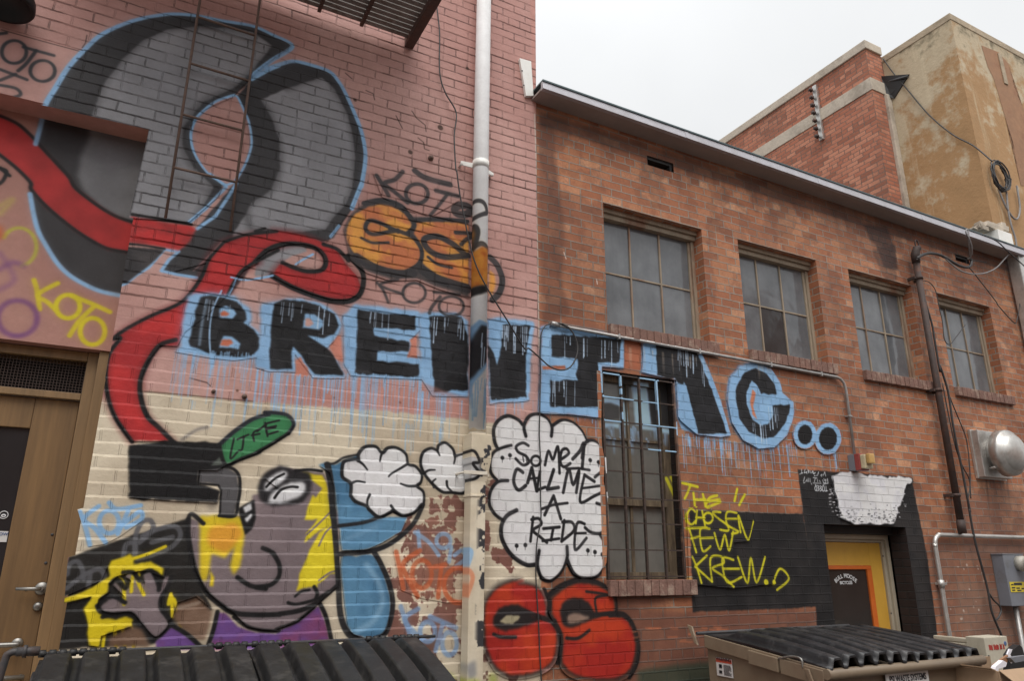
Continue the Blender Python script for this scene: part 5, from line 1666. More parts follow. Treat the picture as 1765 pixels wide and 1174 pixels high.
letters.append(text("BICYCLES", wd * .135, M_WTEXT, yd, (tc_.x, YG + .008, cz + R_arc - wd * .20), (1, 0, 0), (0, 0, 1), 'shop_lettering', .0008))
join(letters, 'shop_lettering')['label'] = 'arched white shop lettering on the door glass'
for q in ((1522, 959), (1536, 1058)):
    m = MB(); m.lathe([(.001, -.003), (.008, -.003), (.009, 0)], W(q[0], q[1], YDr - .031), 'y', 10); m.build('screw', M_DUMPD, bb)

t = NT("painted_sash_wood")
uvs = t.node("ShaderNodeUVMap", uv_map="UVMap").outputs[0]
imw, (x0w, z0w, ww, hw_) = bpy.data.images["barred_window_paint"], (win.x0, win.z0, win.w * win.res, win.h * win.res)
mp = t.node("ShaderNodeVectorMath", operation='MULTIPLY_ADD'); t.set(mp, 0, uvs)
mp.inputs[1].default_value = (1 / ww, 1 / hw_, 0); mp.inputs[2].default_value = (-x0w / ww, -z0w / hw_, 0)
it = t.node("ShaderNodeTexImage", extension='CLIP'); it.image = imw; t.l.new(mp.outputs[0], it.inputs['Vector'])
nn = t.noise(t.vscale(uvs, (14, 2, 1)), 2.0, 6, .65)
t.l.new(t.mix(it.outputs['Alpha'], t.ramp(nn, [(.32, C(62, 50, 40)), (.55, C(98, 84, 66)), (.75, C(132, 116, 94))]), it.outputs['Color']), t.b.inputs['Base Color'])
t.b.inputs['Roughness'].default_value = .75; t.bump(nn, .003)
for o_ in [bw] + [c_ for c_ in bw.children if c_.name.startswith('muntin')]:
    o_.data.materials.clear(); o_.data.materials.append(t.m)

# eave: soffit, fascia gutter, drip edge
OV = .17
zsL, zsR = 5.485, 5.43
x0e = XS - .045; x1e = W(1764, 437, -OV).x
m = MB(); m.hexa([(x0e, -OV + .012, zsL), (x1e, -OV + .012, zsR), (x1e, .3, zsR + .0), (x0e, .3, zsL), (x0e, -OV + .012, zsL + .02), (x1e, -OV + .012, zsR + .02), (x1e, .3, zsR + .02), (x0e, .3, zsL + .02)])
m.build('soffit', M_SOFF, bb, 'grey brown painted soffit')
m = MB(); m.hexa([(x0e, -OV - .03, zsL - .004), (x1e, -OV - .03, zsR - .004), (x1e, -OV + .011, zsR - .004), (x0e, -OV + .011, zsL - .004), (x0e, -OV - .014, zsL + .072), (x1e, -OV - .014, zsR + .085), (x1e, -OV + .011, zsR + .085), (x0e, -OV + .011, zsL + .072)], .002)
m.build('fascia', M_FASC, bb, 'grey sheet metal fascia')
for f_ in (.22, .47, .71, .93):
    xx = x0e + (x1e - x0e) * f_; zz = zsL + (zsR - zsL) * f_
    m = MB(); m.hexa([(xx - .02, -OV - .034, zz - .006), (xx + .02, -OV - .034, zz - .006), (xx + .02, -OV + .01, zz - .006), (xx - .02, -OV + .01, zz - .006), (xx - .02, -OV - .018, zz + .071), (xx + .02, -OV - .018, zz + .071), (xx + .02, -OV + .01, zz + .071), (xx - .02, -OV + .01, zz + .071)], .001)
    m.build('fascia_joint', M_FASC, bb)
m = MB(); m.hexa([(x0e, -OV - .024, zsL + .073), (x1e, -OV - .024, zsR + .086), (x1e, .3, zsR + .086), (x0e, .3, zsL + .073), (x0e, -OV - .024, zsL + .087), (x1e, -OV - .024, zsR + .10), (x1e, .3, zsR + .10), (x0e, .3, zsL + .087)])
m.build('drip_edge', M_FASCD, bb, 'dark roof drip edge')
m = MB(); m.quad((XS, .2, 5.56), (XE, .2, 5.53), (XE, 9, 5.6), (XS, 9, 5.6)); m.build('roof', M_ASPH, bb)
p = [W(1690, 402, .05), W(1718, 414, .05), W(1744, 420, .05), W(1738, 394, .05)]
m = MB(); m.box(p[1].x - .03, p[2].x - .06, .0, .35, 5.5, W(1735, 405, .05).z, .004); ch = m.build('parapet_block', M_WHITE, bb, 'white painted block at the end of the roof')
m = MB(); rr = random.Random(3)
for k in range(26):
    xx = rr.uniform(p[0].x - .05, p[2].x - .08); t_ = (xx - p[0].x) / (p[2].x - p[0].x)
    s_ = rr.uniform(.03, .075); zz = p[3].z - .12 + .13 * t_ + rr.uniform(-.03, .05)
    m.hexa([(xx + rr.uniform(-.02, .02) + dx * s_, .1 + dy * s_ + rr.uniform(-.1, .1) * 0, zz + dz * s_ * .5 + rr.uniform(-.01, .01)) for dz in (-1, 1) for dx, dy in ((-1, -1), (1, -1), (1, 1), (-1, 1))], .006)
m.build('roof_rubble', M_CONC, bb, 'crumbling mortar on the roof end')

# painted figures as parts of their walls
for i, (nm, lab, pts, sm, who, gw) in enumerate(PIECES):
    q = [W(x_, y_) for x_, y_ in pts]
    q = np.array([(v.x, v.z) for v in q])
    if sm:
        q = smoothpts(q, True, 4)
    nm = {'painted_black_sleeve': 'painted_sleeve'}.get(nm, nm)
    m = MB()
    m.sheet([tuple(v) for v in q], -0.0025 - 0.0004 * (i % 24))
    m.build(nm, M_PINK if who == 'pink' else M_BROWN, pb if who == 'pink' else bb, lab)

# ------------------------------------------------------------------ iron work on the tall wall
fe = thing('fire_escape', 'dark iron slatted fire escape platform high on the pink wall', 'fire escape', (0.5, 0, W(694, 72).z))
zf = W(694, 72).z
fxr = W(711, 73).x
ys = -.06
m = MB(); k = 0
while ys > -1.05:
    m.box(-.9, fxr - .07, ys - .042, ys, zf, zf + .008); ys -= .0505; k += 1
m.build('slat_deck', M_SLAT, fe, 'grey iron slats of the platform')
for xx in (W(548, 17).x, W(620, 42).x, -.1, -.5):
    m = MB(); m.box(xx - .012, xx + .012, -1.05, -.05, zf - .03, zf - .001); m.build('cross_bar', M_IRON, fe)
m = MB(); m.box(fxr - .068, fxr, -1.1, -.012, zf - .05, zf + .05, .003); m.box(-.9, fxr - .069, -1.1, -1.06, zf - .05, zf + .05, .003)
m.build('edge_frame', M_IRON, fe, 'rust brown angle iron frame')
m = MB()
for xx in (fxr - .03, .6, -.4):
    m.tube([(xx, -1.08, zf + .05), (xx, -1.08, zf + 1.0)], .014, 8)
m.tube([(-.9, -1.08, zf + 1.0), (fxr - .02, -1.08, zf + 1.0)], .014, 8); m.tube([(-.9, -1.08, zf + .55), (fxr - .02, -1.08, zf + .55)], .01, 8)
m.build('railing', M_IRON, fe)
for xx in (fxr - .035, -.4):
    m = MB(); m.tube([(xx, -.01, zf - .75 + .9), (xx, -.9, zf + .9)], .012, 8); m.build('brace', M_IRON, fe)

YL = -.07
l0, l1 = W(345, 0, YL), W(285, 375, YL)
r0, r1 = W(443, 0, YL), W(402, 399, YL)
lx, rx = (l0.x + l1.x) / 2, (r0.x + r1.x) / 2
ld = thing('ladder', 'thin rusty iron drop ladder hanging over the grey mural shape', 'ladder', ((lx + rx) / 2, YL, l1.z))
m = MB(); m.tube([(lx, YL, l1.z), (lx, YL, l0.z + .9)], .0085, 8); m.build('rail', M_ROD, ld)
m = MB(); m.tube([(rx, YL, r1.z), (rx, YL, r0.z + .9)], .0085, 8); m.build('rail', M_ROD, ld)
for q in ((301, 290, 409, 313), (315, 198, 420, 224), (328, 109, 431, 139), (338, 29, 439, 59)):
    za = (W(q[0], q[1], YL).z + W(q[2], q[3], YL).z) / 2
    m = MB(); m.tube([(lx, YL, za + .003), (rx, YL, za - .003)], .0085, 8); m.build('rung', M_ROD, ld)
for q in ((lx, l1.z + .25), (rx, r1.z + .3), (lx, l1.z + 1.4), (rx, r1.z + 1.45)):
    m = MB(); m.tube([(q[0], YL, q[1]), (q[0], .0, q[1])], .006, 6); m.build('stand_off', M_ROD, ld)

lpz = W(38, 26, -.12)
lm = thing('wall_lamp', 'black domed wall lamp cut off by the top left corner', 'lamp', (lpz.x - .04, 0, lpz.z))
cx_ = lpz.x - .10
m = MB(); m.lathe([(.001, .16), (.08, .155), (.14, .12), (.165, .06), (.17, .012), (.165, .0), (.15, .004), (.13, .05), (.02, .10)], (cx_, -.17, lpz.z), 'z', 32); m.build('lamp_shade', M_BLACK, lm)
m = MB(); m.tube(curve3([(cx_, -.17, lpz.z + .15), (cx_, -.15, lpz.z + .3), (cx_, -.06, lpz.z + .33), (cx_, 0, lpz.z + .30)]), .014, 10); m.build('lamp_arm', M_BLACK, lm)

# ------------------------------------------------------------------ white drainpipe running down beside the seam
PX = (W(833, 0, -.09).x + W(830, 270, -.09).x + W(821, 700, -.09).x) / 3
RP = .060
zj = W(822, 752, -.16).z
dp = thing('drainpipe', 'white plastic drainpipe sprayed orange and blue, cream below', 'drainpipe', (PX, -.09, 0))
m = MB(); m.tube([(PX + .012, -.09, zj + .02), (PX, -.09, 5.0), (PX, -.09, 8.9)], RP, 28); m.build('pipe', M_PIPE, dp, 'white upper pipe with sprayed bands', uv='xz')
m = MB()
zk = W(829, 277, -.15).z
m.tube([(PX, -.09, zk - .03), (PX, -.09, zk + .03)], RP + .004, 28)
m.hexa([(PX - .15, -.05, zk - .015), (PX - .055, -.06, zk - .02), (PX - .055, -.05, zk - .02), (PX - .15, -.04, zk - .015), (PX - .15, -.05, zk + .02), (PX - .055, -.06, zk + .022), (PX - .055, -.05, zk + .022), (PX - .15, -.04, zk + .02)], .003)
m.hexa([(PX + .055, -.06, zk - .03), (PX + .13, -.05, zk - .04), (PX + .13, -.04, zk - .04), (PX + .055, -.05, zk - .03), (PX + .055, -.06, zk + .01), (PX + .13, -.05, zk - .01), (PX + .13, -.04, zk - .01), (PX + .055, -.05, zk + .01)], .003)
m.tube([(PX - .14, -.055, zk), (PX - .14, 0, zk)], .01, 8); m.tube([(PX + .12, -.055, zk - .025), (PX + .12, 0, zk - .025)], .01, 8)
m.build('bracket', M_WHITE, dp)
# cast transition and square leader
za_, zb_ = W(822, 790, -.16).z, W(822, 830, -.16).z
hw, hd = .075, .075
m = MB(); m.box(PX + .012 - hw, PX + .012 + hw, -.09 - hd, -.09 + hd, za_, zj + .02, .006)
m.hexa([(PX - .048, -.145, zb_), (PX + .062, -.145, zb_), (PX + .062, -.035, zb_), (PX - .048, -.035, zb_), (PX + .012 - hw, -.09 - hd, za_), (PX + .012 + hw, -.09 - hd, za_), (PX + .012 + hw, -.09 + hd, za_), (PX + .012 - hw, -.09 + hd, za_)], .004)
m.build('transition_box', M_SPOUT, dp, 'cream painted cast transition box', uv='xz')
m = MB(); m.box(PX - .052, PX + .058, -.145, -.035, .05, zb_ + .01, .008)
m.box(PX - .058, PX + .064, -.150, -.03, zb_ - .10, zb_ - .085, .003)
m.build('downspout', M_SPOUT, dp, 'cream downspout flaking to dark metal', uv='xz')
m = MB(); zk2 = W(822, 815, -.16).z
m.box(PX - .11, PX + .062, -.156, -.150, zk2 - .012, zk2 + .012, .002); m.tube([(PX + .07, -.145, zk2 - .01), (PX + .07, 0, zk2 - .01)], .012, 8); m.tube([(PX - .10, -.15, zk2), (PX - .10, 0, zk2)], .008, 8)
m.build('strap', mat("pale_strap", C(198, 190, 176), .6), dp)

# ------------------------------------------------------------------ loose cables
def cable(pts, r, m, name, label, Yf, cat='cable', n=6):
    q = [W(x_, y_, Yf(i, len(pts)) if callable(Yf) else Yf) for i, (x_, y_) in enumerate(pts)]
    b = MB(); b.tube(curve3(q, n), r, 8)
    o = b.build(name, m)
    return tag(o, label, cat)


P1 = T("2: 1140,-60 1143,0 1155,100 1166,220 1166,450 1200,580 1270,710 1258,860 1268,1060 4: 1275,60 1292,190 1330,390 1360,530 1400,660 1470,800 1600,1010 1700,1174 e: 190,150 260,210 320,262 390,287 450,268 490,200 495,120 460,40 400,-8 c: 300,900 240,872 200,868")
ydep = lambda i, n: [-.03, -.03, -.03, -.03, -.03, -.04, -.05, -.08, -.13, -.16, -.17, -.18, -.18, -.18, -.18, -.17, -.12, -.08, -.06, -.06, -.06, -.06, -.06, -.05, -.05, -.05, -.04, -.04, -.03, -.03][min(i, 29)]
cable(P1, .0058, M_RUBBER, 'cable', 'long black cable crossing the drainpipe and looping beside the seam', ydep)
P2 = T("c: 195,872 150,885 122,930 115,1000 112,1100 e: 262,300 258,560 255,690 262,850 263,1100 g: 265,150 240,300 233,480 240,640 250,800 258,1000 268,1174 0: 935,1230")
cable(P2, .0048, M_RUBBER, 'cable', 'thin black cable hanging straight down the wall seam', -.02)
cp = T("c: 232,878 500,930 760,985 1000,1040 1300,1098 1761,1166 f: 100,20 320,60 520,95 570,104 605,135 622,170 640,290 668,440 690,605")
q = [W(x_, y_, -.025) for x_, y_ in cp]
zl = np.polyfit([v.x for v in q[:9]], [v.z for v in q[:9]], 1)
q2 = [Vector((v.x, -.025, np.polyval(zl, v.x))) for v in q[:9]]
xv = q[-1].x
q2[-1] = Vector((xv - .11, -.025, np.polyval(zl, xv - .11)))
zt = q2[-1].z
q2 += [Vector((xv - .06, -.025, zt - .012)), Vector((xv - .018, -.025, zt - .05)), Vector((xv, -.025, zt - .11)), Vector((xv, -.025, q[-1].z))]
b = MB(); b.tube([q2[0]] + q2[7:9] + q2[9:], .0135, 12)
co = thing('conduit', 'thin grey metal conduit bending down from the lettering to the alarm box', 'conduit', tuple(q2[-1]))
b.build('pipe', M_CONDUIT, co)
b = MB(); e0 = q2[0]; b.tube([e0 + Vector((-.07, 0, .01)), e0 + Vector((-.03, 0, .006)), e0], [.018, .022, .016], 10); b.build('fitting', M_CONDUIT, co)
for f_ in (.18, .45, .72, .93):
    pt = q2[0].lerp(q2[8], f_)
    b = MB(); b.box(pt.x - .008, pt.x + .008, -.042, 0.008, pt.z - .022, pt.z + .022, .002); b.build('clip', M_CONDUIT, co)
b = MB(); pt = Vector((xv, 0, (zt + q[-1].z) / 2)); b.box(pt.x - .022, pt.x + .022, -.042, .008, pt.z - .008, pt.z + .008, .002)
b.build('clip', M_CONDUIT, co)

# alarm box at the end of the conduit
a_ = Vector((xv, -.03, q[-1].z))
al = thing('alarm_box', 'small red and cream alarm strobe above the white patch', 'alarm', (a_.x, 0, a_.z - .1))
b = MB(); b.box(a_.x - .06, a_.x + .06, -.06, YB, a_.z - .15, a_.z, .004); b.build('back_box', M_GREYBOX, al)
b = MB(); b.box(a_.x - .062, a_.x + .062, -.115, -.061, a_.z - .152, a_.z + .002, .006); b.build('red_housing', M_REDPL, al)
b = MB(); b.box(a_.x - .055, a_.x + .055, -.165, -.116, a_.z - .14, a_.z - .01, .01); b.build('cream_horn', M_CREAMPL, al)
b = MB(); b.box(a_.x - .04, a_.x + .04, -.205, -.166, a_.z - .10, a_.z - .005, .012); b.build('amber_lens', M_AMBER, al)

# ------------------------------------------------------------------ service mast with its cables
mx = (W(1578, 440, -.08).x + W(1657, 915, -.08).x) / 2
mzt, mzb = W(1576, 436, -.08).z, W(1657, 918, -.08).z
ms = thing('service_mast', 'dark rusty electric service pipe between the last two windows', 'pipe', (mx, -.08, mzb))
b = MB(); b.tube([(mx, -.08, mzb), (mx, -.08, mzt - .05)], .034, 16); b.tube([(mx, -.08, mzb - .01), (mx, -.08, mzb + .12)], .041, 16)
b.build('pipe', M_MAST, ms)
b = MB(); b.tube([(mx, -.08, mzt - .12), (mx, -.085, mzt - .02), (mx + .02, -.10, mzt + .05), (mx + .05, -.12, mzt + .06)], [.042, .047, .042, .03], 14)
b.tube([Vector((mx + .04 + .05 * math.cos(t) * .6, -.10, mzt + .10 + .06 * math.sin(t))) for t in np.linspace(0, 2 * math.pi, 18)], .008, 6, False)
b.build('weather_head', M_MAST, ms)
for f_ in (.12, .48, .9):
    zz = mzb + (mzt - mzb) * f_
    b = MB(); b.tube([(mx, -.08, zz - .015), (mx, -.08, zz + .015)], .043, 16); b.box(mx - .07, mx - .04, -.08, .008, zz - .015, zz + .015); b.box(mx + .04, mx + .07, -.08, .008, zz - .015, zz + .015)
    b.build('clamp', M_MAST, ms)
ZW = lambda s_: [(1565 + float(a.split(',')[0]) / 7.825, 370 + float(a.split(',')[1]) / 7.825) for a in s_.split()]
S7 = lambda s_: [(1640 + float(a.split(',')[0]) / 5.336, 880 + float(a.split(',')[1]) / 5.336) for a in s_.split()]
cable(ZW("120,590 200,540 300,520 420,540 520,590 620,650 700,690 790,710 840,690 858,630 840,600"), .016, M_RUBBER, 'service_cable', 'thick black cable drooping from the service mast to the vent hole', -.13)
cable(ZW("120,600 260,530 420,545 500,590 580,660 700,750 820,790 960,800 1080,775 1200,710 1300,600 1370,520 1400,430"), .008, M_GCABLE, 'service_cable', 'grey wire sweeping from the mast up to the gutter', -.13)
cable(ZW("800,600 850,560 860,450 830,340 790,260 780,210 810,205 820,300 825,420 830,560"), .009, M_GCABLE, 'service_cable', 'pale wire loop hung over the gutter above the vent hole', lambda i, n: [-.08, -.12, -.2, -.24, -.25, -.25, -.24, -.24, -.2, -.1][min(i, 9)])
cable(ZW("830,720 900,800 1000,930 1080,1030 1140,1110 1200,1190") + T("d: 1600,760 1690,860 1715,855 1735,740 1730,640 1728,520 1700,420"), .0055, M_RUBBER, 'service_cable', 'thin dark wire hanging in a long loop at the right end', -.06)
cable(ZW("1030,280 1150,330 1240,390 1320,470 1420,560 1500,630 1565,690 1640,760"), .007, M_RUBBER, 'service_cable', 'black wire crossing the gutter end', -.26)
cable(ZW("840,620 960,628 1060,640"), .006, M_RUBBER, 'service_cable', 'short dark wire leaving the vent hole', -.05)
cable(T("d: 1120,600 1160,610 1200,660 1222,760 1245,860 1258,970 1290,1005 1330,960 1390,880"), .005, M_RUBBER, 'service_cable', 'thin wire running past the last upper window', -.05)
cable(T("d: 1095,470 1105,560 1120,650 1145,760 1180,880 1200,1000 1230,1174 f: 1230,40 1280,200 1310,400 1340,560 1370,700 1400,860 1420,960") + S7("165,0 190,150 225,320 290,560 335,740 370,930 420,1060 455,1140 500,1260"), .011, M_RUBBER, 'service_cable', 'bundle of black cable running down beside the mast to the cabinet', -.06)
cable(T("f: 1225,30 1290,230 1350,380 1395,500 1415,650 1420,800 1405,900 1420,990"), .006, M_RUBBER, 'service_cable', 'slack black wire bowed out right of the mast', -.05)
cable(T("f: 1245,150 1290,380 1330,560 1375,680 1415,760 1425,880"), .006, M_RUBBER, 'service_cable', 'slack black wire close to the mast', -.045)
cable(S7("340,760 390,830 440,880 455,930 430,990 395,1015"), .009, M_RUBBER, 'service_cable', 'short black cable loop under the meter box', -.06)

# ------------------------------------------------------------------ exhaust hood
hc = W(1704, 783, -.03)
hd_ = thing('exhaust_hood', 'silver domed exhaust fan hood on the brown wall', 'exhaust fan', (hc.x, 0, hc.z - .3))
a_, b_ = W(1673, 742, -.03), W(1690, 823, -.03)
hx0 = (a_.x + b_.x) / 2; hz0, hz1 = b_.z, a_.z
hside = hz1 - hz0
b = MB(); b.box(hx0, hx0 + hside, -.09, YB - .002, hz0, hz1, .006); b.box(hx0 - .012, hx0 + hside + .012, -.02, YB - .003, hz0 - .012, hz1 + .012, .003)
b.build('wall_plate', M_GALV, hd_)
hcx, hcz = hx0 + hside * .5, (hz0 + hz1) / 2
b = MB(); b.lathe([(.17, -.08), (.165, -.21)], (hcx, 0, hcz), 'y', 36); b.build('neck', M_GALV, hd_)
RH = hside * .49
b = MB(); b.lathe([(RH * .9, -.17), (RH, -.165), (RH, -.235), (RH * .97, -.262), (RH * .82, -.28), (RH * .80, -.292), (RH * .74, -.315), (RH * .55, -.345), (RH * .3, -.360), (.001, -.366)], (hcx, 0, hcz), 'y', 48)
b.build('dome', M_GALV, hd_)
b = MB(); b.tube([(hcx - .17, -.1, hcz - .16), (hcx - .2, -.18, hcz - .16)], .012, 8); b.tube([(hcx + .2, -.1, hcz - .16), (hcx + .2, -.18, hcz - .16)], .012, 8); b.build('strut', M_GALV, hd_)

# ------------------------------------------------------------------ meter box and its conduits
ax = W(1709, 957).x; az = W(1709, 957).z
fY = ax / ((W(1728, 956).x) / 4.6) - 4.6
mb0 = W(1722, 1045)
mt = thing('meter_box', 'grey electric meter enclosure with yellow label', 'meter box', (ax + .2, 0, mb0.z))
b = MB(); b.box(ax, ax + .36, fY, YB - .002, mb0.z, az, .006); b.box(ax - .008, ax + .368, fY - .004, YB - .004, az + .001, az + .012, .002); b.build('enclosure', M_GREYBOX, mt)
cxm = W(1752, 972, fY)
b = MB(); b.lathe([(.075, 0), (.075, -.06), (.066, -.065), (.066, -.10), (.072, -.105), (.072, -.2), (.001, -.21)], (cxm.x + .03, fY, cxm.z), 'y', 28); b.build('meter_socket', mat("pale_fitting", C(160, 156, 146), .45, var=.06), mt)
la, lb = W(1739, 1003, fY), W(1765, 1021, fY)
b = MB(); b.box(la.x, la.x + .28, fY - .004, fY - .001, lb.z, la.z - .005); lab_ = b.build('label_plate', M_YLAB, mt, 'yellow warning label')
b = MB(); zl0 = la.z - .005; hl = zl0 - lb.z
b.box(la.x + .07, la.x + .21, fY - .006, fY - .0045, zl0 - hl * .32, zl0 - hl * .08)
for k, (u0, u1, v0) in enumerate(((.02, .06, .2), (.02, .08, .5), (.10, .16, .55), (.02, .07, .75), (.11, .18, .78), (.19, .25, .6))):
    b.box(la.x + u0, la.x + u1, fY - .006, fY - .0045, zl0 - hl * (v0 + .12), zl0 - hl * v0)
b.build('print_lines', M_INK, lab_)
b = MB(); zc_ = mb0.z; b.tube([(ax + .16, -.05, .05), (ax + .16, -.05, zc_ + .01)], .024, 12); b.build('riser', M_CONDUIT, mt)
kp = [W(x_, y_, -.04) for x_, y_ in T("h: 1300,935 1270,780 1240,580 1200,330 1205,290 1240,265 1300,262 1761,268")]
xk = np.mean([v.x for v in kp[:3]]); zk_ = kp[-1].z
b = MB(); b.tube(curve3([(xk, -.04, .1), (xk, -.04, zk_ - .25), (xk, -.04, zk_ - .12), (xk + .02, -.04, zk_ - .045), (xk + .08, -.04, zk_ - .005), (xk + .16, -.04, zk_), (xk + 1.0, -.04, zk_), (9.6, -.04, zk_)], 5), .021, 12)
cd = thing('conduit', 'shiny bent conduit right of the yellow door', 'conduit', (xk, -.04, .1))
b.build('pipe', M_GALV, cd)
b = MB(); zz = W(1622, 1007, -.04).z; b.tube([(xk, -.04, zz - .035), (xk, -.04, zz + .035)], .03, 12); b.box(xk - .02, xk + .07, -.055, .008, zz - .012, zz + .012, .002); b.build('coupling', M_GALV, cd)

# downspout at the far end of the gutter
dx_ = W(1762, 480, -.12).x + .01
ds = thing('downspout', 'silver downspout at the far right end of the gutter', 'downspout', (dx_, -.1, 0))
b = MB(); b.box(dx_ - .07, dx_ + .09, -.16, -.02, .05, 5.43, .012); b.build('pipe', M_GALV, ds)
for zz in (2.0, 3.9):
    b = MB(); b.box(dx_ - .1, dx_ + .12, -.165, .008, zz, zz + .03); b.build('strap', M_GALV, ds)

# ------------------------------------------------------------------ dark dumpster at the left
HY = -.30
h0, h1 = W(60, 1113, HY), W(722, 1111, HY)
hz_ = (h0.z + h1.z) / 2
hxa, hxb = h0.x, h1.x
ld_ = thing('dumpster', 'dark dumpster with black ribbed lid below the mural', 'dumpster', ((hxa + hxb) / 2, -.9, 0))


def ribbed_lid(xa, xb, yb_, yf_, zfun, nrib, rh, flat0, bulge, thick=.012, nx=None, sharp=3.0, ny=22, plat=.30):
    """sheet of moulded plastic with ribs running from the hinge to the free edge"""
    nx = nx or nrib * 20
    b = MB()
    top = []
    for j in range(ny + 1):
        t = j / ny
        row = []
        for i in range(nx + 1):
            s = i / nx
            ph = (s * nrib) % 1.0
            prof = 1 / (1 + math.exp(-sharp * 10 * (plat - abs(ph - .5))))
            amp = rh * min(1, max(0, (t - flat0) / .12)) * (1 if .01 < s < .99 else 0)
            x = xa + (xb - xa) * s
            y = yb_ + (yf_ - yb_) * t
            z = zfun(t) + bulge * math.sin(math.pi * s) * math.sin(math.pi * min(1, t * .8)) + amp * prof
            row.append(b.b.verts.new((x, y, z)))
        top.append(row)
    bot = [[b.b.verts.new(v.co + Vector((0, 0, -thick))) for v in r] for r in top]
    for j in range(ny):
        for i in range(nx):
            f = b.b.faces.new((top[j][i], top[j][i + 1], top[j + 1][i + 1], top[j + 1][i])); f.smooth = True
            f = b.b.faces.new((bot[j][i], bot[j + 1][i], bot[j + 1][i + 1], bot[j][i + 1])); f.smooth = True
    for i in range(nx):
        b.b.faces.new((top[0][i], bot[0][i], bot[0][i + 1], top[0][i + 1])); b.b.faces.new((top[ny][i], top[ny][i + 1], bot[ny][i + 1], bot[ny][i]))
    for j in range(ny):
        b.b.faces.new((top[j][0], top[j + 1][0], bot[j + 1][0], bot[j][0])); b.b.faces.new((top[j][nx], bot[j][nx], bot[j + 1][nx], top[j + 1][nx]))
    return b


mid_ = hxa + (hxb - hxa) * .5
lidz = lambda t: hz_ - .026 - .30 * t ** 1.15 + .02 * math.sin(t * 3)
for xa, xb in ((hxa + .03, mid_ - .004), (mid_ + .004, hxb - .04)):
    ribbed_lid(xa, xb, HY - .004, HY - 1.05, lidz, 6, .06, .0, .012, sharp=7.0, plat=.37).build('lid', M_LID, ld_, 'scuffed black plastic lid with moulded ribs')
b = MB(); b.tube([(hxa - .02, HY, hz_), (hxb + .10, HY, hz_)], .0085, 10); b.build('hinge_rod', M_DUMPD, ld_)
for xa, xb in ((hxa + .02, hxa + .36), (mid_ - .2, mid_ - .02), (mid_ + .02, mid_ + .2), (hxb - .32, hxb - .2), (hxb - .16, hxb + .0)):
    prof_ = []
    x_ = xa
    while x_ < xb:
        prof_ += [(.009, x_), (.017, x_ + .002), (.017, x_ + .03), (.009, x_ + .032)]; x_ += .042
    b = MB(); b.lathe(prof_, (0, HY, hz_), 'x', 12); b.build('hinge_sleeve', M_LID, ld_)
b = MB(); b.hexa([(hxa + .02, HY - 1.0, .15), (hxb - .02, HY - 1.0, .15), (hxb - .02, HY - .03, .15), (hxa + .02, HY - .03, .15), (hxa + .01, HY - 1.06, hz_ - .36), (hxb + .0, HY - 1.06, hz_ - .36), (hxb + .0, HY - .02, hz_ - .07), (hxa + .01, HY - .02, hz_ - .07)], .01)
b.build('body', M_DUMPD, ld_)
b = MB(); pz = W(40, 1132, HY - .1)
b.tube([(hxa + .03, HY - .1, pz.z + .02), (hxa - .06, HY - .1, pz.z + .02)], .02, 12)
b.tube(curve3([(hxa - .05, HY - .1, pz.z + .02), (hxa - .085, HY - .1, pz.z + .015), (hxa - .10, HY - .1, pz.z - .03), (hxa - .12, HY - .12, pz.z - .3)]), .016, 12)
b.tube([(hxa - .035, HY - .1, pz.z + .02), (hxa - .02, HY - .1, pz.z + .02)], .028, 12)
b.build('lifting_pipe', M_DUMPD, ld_)
b = MB()
for xx in (hxa + .1, hxb - .15):
    for yy in (HY - .85, HY - .2):
        b.lathe([(.001, -.02), (.06, -.02), (.065, 0), (.06, .02), (.001, .02)], (xx, yy, .068), 'x', 18); b.box(xx - .03, xx + .03, yy - .03, yy + .03, .09, .16)
b.build('caster', M_BLACK, ld_)

# ------------------------------------------------------------------ tan dumpster at the right
hF = .61
yF, zF = -4.6 + hF / .1845, 1.75 - hF
xL = 1.1713 * (yF + 4.6)
yK = xL / .8902 - 4.6
zK = 1.75 - .1158 * (yK + 4.6)
xRr = W(1688, 1131, yF).x
td = thing('dumpster', 'tan steel dumpster with two corrugated black lids and a WARNING label', 'dumpster', ((xL + xRr) / 2, (yF + yK) / 2, 0))
b = MB(); b.hexa([(xL + .03, yF + .1, .16), (xRr - .03, yF + .1, .16), (xRr - .03, yK, .16), (xL + .03, yK, .16), (xL + .012, yF + .03, zF - .05), (xRr - .012, yF + .03, zF - .05), (xRr - .012, yK, zK - .05), (xL + .012, yK, zK - .05)], .004)
b.build('body', M_TAN, td, 'tan painted steel body')
b = MB()
rim = lambda x0, x1, ya, yb2, za, zb2, h: b.hexa([(x0, ya, za - h), (x1, ya, za - h), (x1, yb2, zb2 - h), (x0, yb2, zb2 - h), (x0, ya, za), (x1, ya, za), (x1, yb2, zb2), (x0, yb2, zb2)], .004)
ym = yK + (yF - yK) * .42; zm = zK + (zF - zK) * .42
ym2 = yK + (yF - yK) * .66; zm2 = zK + (zF - zK) * .66
rim(xL - .012, xL + .05, yF, yK, zF, zK, .085)
rim(xL - .03, xL - .013, ym2, ym, zm2 - .012, zm - .012, .085)
rim(xL - .024, xL - .013, yF + .01, ym2 - .015, zF - .008, zm2 - .012, .09)
rim(xRr - .05, xRr + .012, yF, yK, zF, zK, .085)
b.box(xL + .051, xRr - .051, yK - .04, yK, zK - .08, zK)
b.build('rim_channel', M_TAN, td)
b = MB(); b.tube([(xL - .02, yF - .01, zF - .028), (xRr + .01, yF - .01, zF - .028)], .031, 18); b.build('front_pipe', M_TAN, td)
